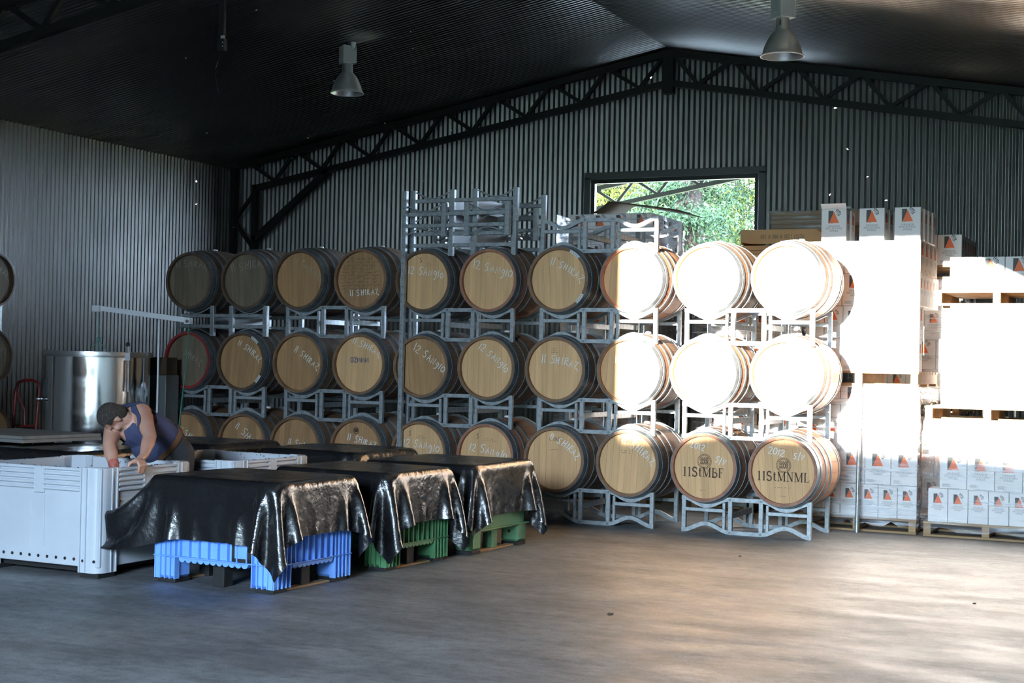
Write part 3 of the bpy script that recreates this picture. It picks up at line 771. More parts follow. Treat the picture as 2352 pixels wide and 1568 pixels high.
def conifer(loc, H, R, label, seed, dense, mats, trunk_r=.22, z0=.16, per=260):
    rng = np.random.default_rng(seed); t = thing('conifer_tree', label, 'tree', loc, 0, 'conifers outside the window')
    obj('trunk', MB().tube([(0, 0, 0), (.05, 0, H * .4), (0, .05, H * .8), (0, 0, H)], [trunk_r * 1.15, trunk_r, trunk_r * .5, .03], 10), M['bark'], t, smooth=True)
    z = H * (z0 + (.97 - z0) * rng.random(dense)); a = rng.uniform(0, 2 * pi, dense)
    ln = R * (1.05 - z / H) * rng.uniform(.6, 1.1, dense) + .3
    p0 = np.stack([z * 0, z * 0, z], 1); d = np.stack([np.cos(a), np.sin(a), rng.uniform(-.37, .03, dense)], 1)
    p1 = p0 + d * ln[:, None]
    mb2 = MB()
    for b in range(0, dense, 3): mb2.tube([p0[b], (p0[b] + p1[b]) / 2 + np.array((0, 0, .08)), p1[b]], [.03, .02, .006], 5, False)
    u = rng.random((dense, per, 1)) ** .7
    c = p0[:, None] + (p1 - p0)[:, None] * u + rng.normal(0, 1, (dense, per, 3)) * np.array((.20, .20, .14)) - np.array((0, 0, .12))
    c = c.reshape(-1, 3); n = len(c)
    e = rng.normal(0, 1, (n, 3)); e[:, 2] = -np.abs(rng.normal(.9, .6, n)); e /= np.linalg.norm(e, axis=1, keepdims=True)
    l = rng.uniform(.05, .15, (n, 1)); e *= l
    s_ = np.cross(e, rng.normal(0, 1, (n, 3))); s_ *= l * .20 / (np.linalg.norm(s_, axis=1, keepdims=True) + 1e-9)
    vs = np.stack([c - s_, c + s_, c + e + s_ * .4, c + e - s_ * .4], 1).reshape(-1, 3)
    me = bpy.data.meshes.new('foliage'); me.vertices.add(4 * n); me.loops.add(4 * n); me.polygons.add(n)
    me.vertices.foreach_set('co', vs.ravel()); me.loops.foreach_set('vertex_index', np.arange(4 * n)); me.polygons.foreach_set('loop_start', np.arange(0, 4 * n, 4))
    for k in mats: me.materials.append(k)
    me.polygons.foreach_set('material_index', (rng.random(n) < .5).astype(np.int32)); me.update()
    o = link('foliage', me, t); o['kind'] = 'stuff'
    o = obj('branches', mb2, M['bark'], t); o['kind'] = 'stuff'
    return t
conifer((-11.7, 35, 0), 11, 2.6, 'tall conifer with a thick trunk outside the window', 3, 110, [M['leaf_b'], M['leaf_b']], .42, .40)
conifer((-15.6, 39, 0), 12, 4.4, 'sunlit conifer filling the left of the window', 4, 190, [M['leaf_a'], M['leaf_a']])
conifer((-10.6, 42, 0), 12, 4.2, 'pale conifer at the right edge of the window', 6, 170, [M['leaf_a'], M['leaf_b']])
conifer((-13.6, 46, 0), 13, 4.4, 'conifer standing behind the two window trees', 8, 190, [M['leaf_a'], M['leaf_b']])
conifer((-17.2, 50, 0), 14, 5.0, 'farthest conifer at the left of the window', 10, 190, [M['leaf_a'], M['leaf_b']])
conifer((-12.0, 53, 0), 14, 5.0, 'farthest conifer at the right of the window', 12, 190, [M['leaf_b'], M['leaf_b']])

# ------------------------------------------------------------------ cartons and pallets
txt_me = {}
def text_mesh(s, size):
    cu = bpy.data.curves.new('lettering', 'FONT'); cu.body = s; cu.size = size; cu.align_x = 'CENTER'; cu.resolution_u = 2; cu.space_line = .8
    o = bpy.data.objects.new('lettering', cu); C.objects.link(o)
    dg = bpy.context.evaluated_depsgraph_get(); me = bpy.data.meshes.new_from_object(o.evaluated_get(dg))
    bpy.data.objects.remove(o)
    vs = [(v.co.x, v.co.y) for v in me.vertices]; fs = [tuple(p.vertices) for p in me.polygons]
    return vs, fs
TX1 = text_mesh('ORANGE\nMOUNTAIN\nWINES', .030)
TX2 = text_mesh('92357 1200 X 980 X 150', .075)
def logo_mesh(k, wide):
    """flat print: dark square, orange triangle, rays and lettering on the x,z plane"""
    mb = MB(); Q = lambda pts, y: [(x * k, y, z * k) for x, z in pts]
    mb.mi = 0; mb.add(Q([(-.055, 0), (-.006, 0), (-.006, .125), (-.055, .125)], 0), [(0, 1, 2, 3)])
    for a in (62, 45, 28, 10, -8, -26):
        ca, sa = cos(R_(a)), sin(R_(a)); ox, oz = .0, .105
        r0, r1 = .022, .070 if a > -20 else .06
        mb.add(Q([(ox + ca * r0, oz - .01 + sa * r0 * .7), (ox + ca * r1 - sa * .006, oz - .01 + (sa * r1 + ca * .006) * .75), (ox + ca * r1 + sa * .006, oz - .01 + (sa * r1 - ca * .006) * .75)], 0), [(0, 1, 2)])
    mb.mi = 1; mb.add(Q([(-.048, .002), (.052, .002), (.0, .118)], -.0006), [(0, 1, 2)])
    mb.mi = 2; vs, fs = TX1
    mb.add([(x * k, 0, (z - .040) * k) for x, z in vs], fs)
    return mb.mesh('printed_logo', [M['dark_print'], M['orange_print'], M['text_print']])
LOGO_W, LOGO_N = logo_mesh(1.0, True), logo_mesh(.74, False)
mb = MB()
for q in range(4): mb.box(-.10, -.04 + .02 * (q % 2), -.0003, .0003, -.135 - q * .008, -.132 - q * .008)
for q in range(9): mb.box(-.05 + q * .012, -.042 + q * .012, -.0003, .0003, -.178, -.173)
SMALL_PRINT = mb.mesh('small_print', M['text_print'])
CW, CD, CH = .250, .183, .322            # a six-bottle carton
CART_ME = MB().bbox(-CW / 2, CW / 2, -CD / 2, CD / 2, 0, CH, .004).mesh('wine_carton', M['carton'])
TAPE_ME = MB().box(-CW / 2 - .0006, CW / 2 + .0006, -.022, .022, CH - .05, CH + .0006).mesh('tape', M['carton_in'])
def carton(x, y, z, turned, label, group, rz=0.0, logo=True, open_top=False):
    """x,y = middle; turned puts the narrow side to the front"""
    o = link('wine_carton', CART_ME, None, (x, y, z), (0, 0, rz + (pi / 2 if turned else 0)))
    tag(o, label, 'carton', group)
    if logo:
        link('printed_logo', LOGO_W, o, (0, -CD / 2 - .001, CH * .56))
        link('small_print', SMALL_PRINT, o, (0, -CD / 2 - .001, CH * .56))
        link('printed_logo', LOGO_N, o, (CW / 2 + .001, 0, CH * .56), (0, 0, pi / 2))
        link('printed_logo', LOGO_N, o, (-CW / 2 - .001, 0, CH * .56), (0, 0, -pi / 2))
    if open_top:
        for s in (-1, 1):
            obj('flap', MB().beam((-CW / 2 + .004, s * CD / 2, CH), (CW / 2 - .004, s * CD / 2, CH), .004, .002).add([(-CW / 2, s * CD / 2, CH), (CW / 2, s * CD / 2, CH), (CW / 2, s * (CD / 2 + .05), CH + .05), (-CW / 2, s * (CD / 2 + .05), CH + .05)], [(0, 1, 2, 3)]), M['carton'], o)
    return o

PW, PD, PH = 1.165, 1.165, .145
PAL = {
 'deck_board': MB().bbox(-PW / 2, PW / 2, -.065, .065, PH - .022, PH, .003).mesh('deck_board', M['pallet']),
 'bearer': MB().bbox(-.035, .035, -PD / 2, PD / 2, .022, PH - .022, .003).mesh('bearer', M['pallet']),
 'base_board': MB().bbox(-PW / 2, PW / 2, -.055, .055, 0, .022, .003).mesh('base_board', M['pallet']),
}
def pallet(x, y, z, label, group='timber pallets', rz=0.0):
    t = thing('timber_pallet', label, 'pallet', (x, y, z), rz, group)
    for i in range(7): link('deck_board', PAL['deck_board'], t, (0, -PD / 2 + .065 + (PD - .13) * i / 6, 0))
    for i in (-1, 0, 1): link('bearer', PAL['bearer'], t, (i * (PW / 2 - .04), 0, 0))
    for i in (-1, 0, 1): link('base_board', PAL['base_board'], t, (0, i * (PD / 2 - .056), 0))
    return t

def load(x0, y0, z0, layers, where, start=0, side_from=99, drop=()):
    """layers of cartons on a pallet whose front left corner is x0,y0: the front row, and from layer side_from up the right-hand side as well"""
    for l in range(layers):
        z = z0 + l * (CH + .002)
        turned = (l + start) % 2 == 0
        w = CD if turned else CW; d = CW if turned else CD
        n = 6 if turned else 4
        pitch = min(PW / n, w + .004)
        off = PW - pitch * n
        for c in range(n):
            carton(x0 + off + pitch * (c + .5), y0 + d / 2, z, turned, f'white carton {ORD[c]} from left in {ORD[l]} layer up, {where}', 'cartons of wine')
        if l >= side_from:
            for r in range(1, int(PD / (d + .006))):
                carton(x0 + off + pitch * (n - .5), y0 + d / 2 + r * (d + .006), z, turned, f'white carton {ORD[r]} back on right side, {ORD[l]} layer, {where}', 'cartons of wine')
    return z0 + layers * (CH + .002)

def wrap(x0, x1, y0, y1, z0, z1, label, seed, ragged=True):
    """film wound round a pallet load: front and both sides, slack at the foot"""
    rng = random.Random(seed); mb = MB()
    path = [(x0, y1), (x0, y0), (x1, y0), (x1, y1)]
    us = []
    for (a, b) in zip(path, path[1:]):
        n = 14
        for i in range(n): us.append((a[0] + (b[0] - a[0]) * i / n, a[1] + (b[1] - a[1]) * i / n))
    us.append(path[-1]); cx, cy = (x0 + x1) / 2, (y0 + y1) / 2
    nz = 16; vs = []
    for i, (x, y) in enumerate(us):
        for k in range(nz + 1):
            u = k / nz; z = z0 + (z1 - z0) * u
            if k == 0 and ragged: z += .09 * abs(sin(i * 1.3 + seed)) * rng.random()
            o = .012 + .006 * sin(i * .9 + k * .7) + rng.uniform(-.003, .003)
            dx, dy = x - cx, y - cy; l = sqrt(dx * dx + dy * dy)
            vs.append((x + dx / l * o * 1.3, y + dy / l * o * 1.3, z))
    m_ = nz + 1
    mb.add(vs, [(i * m_ + k, (i + 1) * m_ + k, (i + 1) * m_ + k + 1, i * m_ + k + 1) for i in range(len(us) - 1) for k in range(nz)])
    return tag(obj('stretch_wrap', mb, M['wrap'], smooth=True), label, 'plastic wrap', 'stretch film round the pallet loads')

# pallet stack beside the fifth rack (right edge at -2.43) and the one at the picture edge (from -2.36)
ax0, ay0 = -2.43 - PW, 14.45
pallet(ax0 + PW / 2, ay0 + PD / 2, 0, 'pine pallet on the floor right of the last rack')
za = load(ax0, ay0 + .01, PH, 4, 'lower load beside last rack')
wrap(ax0 - .004, ax0 + PW + .004, ay0, ay0 + PD, .05, za, 'clear film round the lower carton load beside the last rack', 1)
pallet(ax0 + PW / 2, ay0 + PD / 2, za, 'pine pallet carried by the lower load beside the last rack')
za2 = load(ax0, ay0 + .01, za + PH, 4, 'upper load beside last rack', 1, 2)
bx0, by0 = -2.36, 14.40
pallet(bx0 + PW / 2, by0 + PD / 2, 0, 'pine pallet on the floor at the right picture edge')
zb = load(bx0, by0 + .01, PH, 3, 'floor load at right edge')
wrap(bx0 - .004, bx0 + PW + .004, by0, by0 + PD, .03, zb, 'loose crumpled film round the floor load at the right edge', 2)
pallet(bx0 + PW / 2, by0 + PD / 2, zb, 'pine pallet one load up at the right picture edge')
zb2 = load(bx0 + .08, by0 + .01, zb + PH, 3, 'middle load at right edge', 1)
pallet(bx0 + .07 + PW / 2, by0 + PD / 2, zb2, 'topmost pine pallet at the right picture edge')
zb3 = load(bx0 + .067, by0 + .01, zb2 + PH, 1, 'single top layer at right edge', 1)
# one more pallet stack out to the right wall
pallet(bx0 + 1.25 + PW / 2, by0 + PD / 2, 0, 'pine pallet close to the right wall')
zc = load(bx0 + 1.25, by0 + .01, PH, 6, 'load near right wall')
# loose cartons on top of the tall load
for k, (x, rz, op) in enumerate(((-3.29, 2, True), (-2.905, -3, False), (-2.567, 3, False))):
    carton(x, ay0 + .02 + CD / 2, za2, False, ['open carton with raised flaps, leftmost loose carton on the tall load', 'middle loose carton standing on the front of the tall load', 'right-hand loose carton standing on the front of the tall load'][k], 'loose cartons on the tall load', R_(rz), True, op)
    for r in range(1, 4 if k else 2):
        carton(x + .01 * r, ay0 + .03 + CD * (r + .5) + .004 * r, za2, False, f'loose carton {ORD[r]} behind the {["open leftmost", "middle", "right-hand"][k]} one on the tall load', 'loose cartons on the tall load', R_(rz * .5))
# the rear pallet stack against the wall
rx0, ry0 = -3.395, 15.80
zr = 1.14 + PH + 4 * (CH + .002)
for l, n in ((0, 3), (1, 4)):
    pallet(rx0 + PW / 2, ry0 + PD / 2, (0, 1.14)[l], ('pine pallet on the floor under the rear loads', 'pine pallet one load up in the rear stack')[l])
    load(rx0, ry0, (0, 1.14)[l] + PH, n, ('lower rear load by gable wall', 'upper rear load by gable wall')[l], 0, 99 if l == 0 else 3)
pallet(rx0 + PW / 2, ry0 + PD / 2, zr, 'weathered pallet on top of the rear stack by the gable wall')
zr2 = load(rx0, ry0, zr + PH, 1, 'top of rear stack by gable wall', 1, 0)
wrap(rx0 - .004, rx0 + PW + .004, ry0, ry0 + PD, 1.2, zr, 'clear film round the rear carton load by the gable wall', 11)

# stacks behind the fourth and fifth racks
for (x0, y0, tops, nm) in ((-6.80, 15.60, (3, 3, 3), 'behind fourth rack'), (-5.02, 15.35, (4, 3), 'behind fifth rack')):
    z = 0
    for q, n in enumerate(tops):
        pallet(x0 + PW / 2, y0 + PD / 2, z, f'pine pallet {["on the floor", "one load up", "two loads up"][q]} {nm}')
        z = load(x0, y0 + .01, z + PH, n, f'{["lower", "middle", "upper"][q]} load {nm}', q + 1, 0 if q == 2 else 99)
    wrap(x0 - .004, x0 + PW + .004, y0, y0 + PD, .1, z, f'clear film round the carton load {nm}', 7 + len(nm))
    if nm == 'behind fourth rack': zwin = z
    else: zfif = z
# bent cardboard sheet lying over the load below the window
n = 16; vs = []
for i in range(n + 1):
    u = i / n; x = -6.36 + 1.08 * u
    z = .13 * (u / .2) ** 1.5 if u < .2 else .13 * (1 - (u - .2) / .8) ** .9
    for y in (15.56, 15.95, 16.4): vs.append((x, y, zwin + .012 + z + .06 * (y - 15.56) * (1 - u)))
m = MB().add(vs, [(3 * i + k, 3 * i + 3 + k, 3 * i + 4 + k, 3 * i + 1 + k) for i in range(n) for k in (0, 1)])
o = tag(obj('cardboard_sheet', m, M['kraft_dark'], smooth=True), 'bent dark cardboard sheet lying over the cartons below the window', 'cardboard')
md = o.modifiers.new('thickness', 'SOLIDIFY'); md.thickness = .008
# flattened cardboard and an upturned tray on the load behind the fifth rack
zz = zfif
for k in range(9):
    w = .95 + .2 * ((k * 37) % 10) / 10; h = .03 + .012 * (k % 3)
    o = obj('flattened_box', MB().bbox(-w / 2, w / 2, -.5, .5, 0, h - .002, .003), M['carton_in'], None, (-4.32 + .02 * (k % 3), 15.92 + .02 * (k % 2), zz), (0, 0, R_((k % 4) - 1.5)))
    tag(o, f'flattened brown cardboard box, {ORD[k]} from the bottom of the pile behind the fifth rack', 'cardboard', 'flattened boxes behind the fifth rack'); zz += h
t = thing('cardboard_tray', 'upturned brown cardboard tray printed with numbers on the flattened boxes', 'cardboard tray', (-4.03, 15.30, zz))
n = 18; poly = []
for i in range(n + 1):
    u = i / n; poly.append((-.46 + .90 * u, .005 + .03 * (abs(u - .5) * 2) ** 8))
poly += [(.44, .10), (.36, .155), (-.46, .16)]
obj('front_panel', MB().prism(poly, 0, .006), M['carton_in'], t)
obj('top_panel', MB().bbox(-.46, .40, .006, .95, .150, .156, .002), M['carton_in'], t)
obj('side_panel', MB().bbox(-.466, -.46, .006, .95, .0, .156, .002), M['carton_in'], t)
vs, fs = TX2
obj('lettering', MB().add([(-x * .62, -.001, .085 - (z - .02) * .85) for x, z in vs], fs), M['dark_print'], t)
b = thing('wrapped_bundle', 'film-wrapped bundle of brown cardboard lying above the printed tray', 'cardboard bundle', (-3.74, 16.0, zz + .157))
for k in range(5):
    obj('cardboard_layer', MB().bbox(-.54 + .015 * (k % 2), .54 - .012 * (k % 3), -.3, .3, k * .048, k * .048 + .0475, .003), M['bundle'], b)
m = MB(); rng = random.Random(3); vs = []
for i in range(25):
    x = -.57 + 1.14 * i / 24
    for (y, z) in ((-.33, -.005), (-.34, .12), (-.32, .24), (0, .25 + .05 * (i in (0, 1, 2, 22, 23, 24))), (.32, .24), (.34, .1), (.33, -.005)): vs.append((x + rng.uniform(-.01, .01), y + rng.uniform(-.012, .012), max(z + rng.uniform(-.012, .014), 0)))
m.add(vs, [(7 * i + k, 7 * i + k + 1, 7 * i + k + 8, 7 * i + k + 7) for i in range(24) for k in range(6)])
obj('stretch_film', m, M['wrap'], b, smooth=True)
o = obj('rolled_sheet', MB().tube([(-4.70, 15.5, zfif + .02), (-4.70, 16.4, zfif + .02)], .02, 8), M['carton_in'])
tag(o, 'thin cardboard tube beside the flattened boxes behind the fifth rack', 'tube')

# ------------------------------------------------------------------ posts and poles
t = thing('perforated_post', 'tall perforated galvanised post between the second and third stacks', 'post', (-7.62, 13.36, 0))
t.rotation_euler = (0, R_(.2), 0)
obj('angle_leg', MB().bbox(-.022, .024, 0, .006, 0, 3.40, .002), M['galv'], t)
obj('angle_leg', MB().bbox(.018, .024, .006, .05, 0, 3.40, .002), M['galv'], t)
hole = MB().lathe([(0, -.0015), (.0045, -.0015), (.0045, 0)], 8, 'y').mesh('bolt_hole', M['rubber'])
for k in range(40): link('bolt_hole', hole, t, (0, 0, .06 + k * .083))
o = obj('steel_pole', MB().tube([(0, 0, 0), (-.01, .12, 1.55)], .019, 12), M['galv'], None, (-2.972, 14.285, 0), smooth=40)
tag(o, 'plain galvanised pole leaning on the cartons right of the last rack', 'pole')

# ------------------------------------------------------------------ lamps and ceiling fittings
def high_bay(loc, ztop, label, rz):
    t = thing('high_bay_lamp', label, 'lamp', loc, rz, 'high bay lamps')
    sh = MB(); pr = [(.062, .36), (.066, .25), (.085, .235), (.115, .20), (.145, .15), (.172, .09), (.188, .03), (.197, .002), (.203, 0), (.203, .006), (.196, .012), (.184, .04), (.168, .098), (.140, .156), (.108, .206), (.075, .225)]
    obj('shade', sh.lathe(pr, 40), M['lamp_metal'], t, smooth=50)
    obj('rim', MB().lathe([(.198, -.004), (.207, -.002), (.207, .006), (.198, .006)], 40, close=True), M['lamp_box'], t, smooth=50)
    obj('lamp_bulb', MB().lathe([(0, .06), (.028, .07), (.038, .11), (.028, .16), (.02, .22)], 14), M['bung'], t, smooth=True)
    bx = obj('control_box', MB().bbox(-.085, .085, -.085, .085, .36, .575, .006), M['lamp_box'], t)
    obj('vent_slot', MB().box(.04, .052, -.0635, -.0615, .285, .34), M['rubber'], bx)
    obj('rating_plate', MB().box(-.086, -.0852, -.05, .05, .50, .55), M['dark_print'], bx)
    for q in range(6): obj('print_line', MB().box(-.05, .05 - .02 * (q % 2), -.0862, -.0853, .43 + q * .018, .434 + q * .018), M['text_print'], bx)
    obj('bracket', MB().box(-.03, .03, -.012, .012, .575, .60).box(-.006, .006, -.006, .006, .6, ztop - loc[2] - .0), M['galv_dark'], t)
    obj('cord', MB().tube([(.0, 0, .575), (.05, 0, .64), (.11, .0, .60), (.15, 0, .50), (.19, 0, .49), (.20, 0, .56), (.20, 0, ztop - loc[2] - .08)], .006, 6), M['bung'], t, smooth=True)
    obj('plug', MB().lathe([(.012, -.08), (.03, -.04), (.034, 0)], 12, origin=(.2, 0, ztop - loc[2] - .015)), M['bung'], t, smooth=True)
    return t
high_bay((-9.375, 15.0, 4.84), roof_z(-9.375), 'grey high bay lamp hanging from the dark left ceiling', R_(-40))
high_bay((-3.56, 13.4, 4.545), roof_z(-3.56), 'grey high bay lamp hanging below the bright right ceiling', R_(-40))
t = thing('hanging_cable_box', 'black cable drop with a small switch box below the dark ceiling', 'cable', (-9.46, 12.6, 4.93))
obj('conduit', MB().box(-.035, .035, -.02, .02, .06, roof_z(-9.46) - 4.93), M['rubber'], t)
obj('switch_box', MB().bbox(-.04, .05, -.03, .03, -.06, .07, .005), M['rubber'], t)
for k in range(2): obj('screw_head', MB().box(.03, .042, -.034, -.031, -.02 + .04 * k, -.008 + .04 * k), M['lamp_box'], t)
obj('fitting', MB().box(.01, .05, -.036, -.02, .07, .10), M['lamp_box'], t)
obj('loose_wire', MB().tube([(0, 0, -.06), (-.08, 0, -.25), (-.06, 0, -.4), (0, 0, -.58)], .004, 5), M['rubber'], t, smooth=True)

# ------------------------------------------------------------------ steel tank, its lid hoist and the hand truck
t = thing('steel_tank', 'polished stainless steel wine tank with a floating lid behind the worker', 'tank', (-11.05, 12.6, 0), R_(20))
TR = .575
obj('shell', MB().lathe([(TR - .004, 1.60), (TR - .004, .30), (TR, .30), (TR, 1.585)], 64), M['steel'], t, smooth=40)
obj('rim', MB().lathe([(TR - .01, 1.57), (TR + .022, 1.57), (TR + .026, 1.60), (TR + .022, 1.63), (TR - .01, 1.63)], 64), M['steel_dull'], t, smooth=40)
obj('lower_band', MB().lathe([(TR + .001, .30), (TR + .014, .31), (TR + .014, .36), (TR + .001, .37)], 64), M['steel_dull'], t, smooth=40)
obj('lid', MB().lathe([(0, 1.50), (.2, 1.50), (TR - .06, 1.47), (TR - .01, 1.47), (TR - .01, 1.44)], 48), M['steel_dull'], t, smooth=40)
for k in range(3):
    a = 2 * pi * k / 3 + .5
    obj('leg', MB().tube([(cos(a) * .5, sin(a) * .5, 0), (cos(a) * .5, sin(a) * .5, .34)], .03, 10), M['steel_dull'], t, smooth=40)
a = R_(-38)
hx, hy = cos(a) * (TR + .03), sin(a) * (TR + .03)
obj('air_pump_lever', MB().tube([(hx, hy, 1.70), (hx * 1.02, hy * 1.02, 1.60), (hx * 1.03, hy * 1.03, 1.20)], .014, 8), M['steel_dull'], t, smooth=40)
obj('lever_knob', MB().lathe([(0, .03), (.02, .02), (.024, 0), (.015, -.02), (0, -.025)], 12, origin=(hx, hy, 1.71)), M['rubber'], t, smooth=True)
obj('clamp', MB().box(hx * 1.01 - .03, hx * 1.01 + .03, hy * 1.01 - .02, hy * 1.01 + .02, 1.54, 1.62), M['steel_dull'], t)
obj('sampling_valve', MB().tube([(hx * .97, hy * .97, 1.05), (hx * 1.1, hy * 1.1, 1.05), (hx * 1.12, hy * 1.12, .98)], .016, 8), M['steel_dull'], t, smooth=True)
a2 = R_(215)
obj('fitting', MB().tube([(cos(a2) * .57, sin(a2) * .57, 1.1), (cos(a2) * .66, sin(a2) * .66, 1.1)], .022, 8), M['steel_dull'], t, smooth=True)
h = thing('lid_hoist', 'white hoist arm with green rope holding the tank lid', 'hoist', (-10.42, 12.86, 0))
obj('mast', MB().tube([(0, 0, 0), (0, 0, 2.055)], .012, 10), M['white_enamel'], h, smooth=40)
arm = obj('hoist_arm', MB().beam((-.63, -.26, 2.115), (.375, .04, 1.995), .035, .055), M['white_enamel'], h)
obj('arm_end', MB().box(-.70, -.60, -.30, -.24, 2.075, 2.145), M['white_enamel'], arm)
obj('arm_end', MB().box(.33, .41, .01, .07, 1.955, 2.025), M['white_enamel'], arm)
obj('pulley', MB().lathe([(0, -.008), (.018, -.008), (.018, .008), (0, .008)], 14, 'y', (.385, .0, 1.985)), M['steel_dull'], arm)
obj('rope', MB().tube([(-.63, -.26, 2.09), (-.625, -.26, 1.75)], .006, 6), M['rope'], h)
obj('knot', MB().lathe([(0, .03), (.018, .015), (.02, 0), (.012, -.025), (0, -.03)], 10, origin=(-.625, -.26, 1.77)), M['rope'], h, smooth=True)
for k in range(4):
    aa = R_(45 + 90 * k); obj('sling', MB().tube([(-.625, -.26, 1.76), (-.625 + cos(aa) * .20, -.26 + sin(aa) * .2, 1.50)], .005, 6), M['rope'], h)
obj('hauling_rope', MB().tube([(.395, .03, 1.99), (.46, -.1, 1.5), (.56, -.32, .85), (.60, -.40, .45)], .007, 6), M['rope'], h, smooth=True)
# clutter between the tank and the first stack
o = obj('dark_cabinet', MB().bbox(-.15, .15, -.12, .12, 0, 1.38, .01), M['galv_dark'], None, (-10.70, 13.28, 0)); tag(o, 'dull grey cabinet standing behind the lid hoist mast', 'cabinet')
o = obj('wooden_crate', MB().bbox(-.13, .14, -.1, .1, 0, .20, .008), M['kraft_dark'], None, (-10.70, 13.28, 1.381)); tag(o, 'dark wooden crate on the grey cabinet by the tank', 'crate')
t = thing('hand_truck', 'red tubular hand truck leaning at the left wall', 'hand truck', (-13.12, 13.60, 0), R_(8))
t.rotation_euler = (R_(-6), 0, R_(8))
obj('frame_tube', MB().tube([(-.17, 0, .1), (-.17, 0, 1.15), (-.14, 0, 1.24), (-.06, 0, 1.27), (.06, 0, 1.27), (.14, 0, 1.24), (.17, 0, 1.15), (.17, 0, .1)], .018, 10), M['truck_red'], t, smooth=40)
for z in (.35, .70): obj('cross_bar', MB().tube([(-.17, 0, z), (.17, 0, z)], .014, 8), M['truck_red'], t, smooth=40)
obj('handle_brace', MB().tube([(-.16, 0, 1.12), (-.02, 0, .9), (.0, 0, .70)], .012, 8), M['truck_red'], t, smooth=40)
obj('toe_plate', MB().bbox(-.2, .2, -.24, 0, .06, .07, .003), M['truck_red'], t)
for s in (-1, 1): obj('wheel', MB().lathe([(.02, -.03), (.09, -.03), (.115, 0), (.09, .03), (.02, .03)], 20, origin=(0, 0, 0)), M['rubber'], t, (s * .2, .09, .12), (0, R_(90), 0), smooth=40)

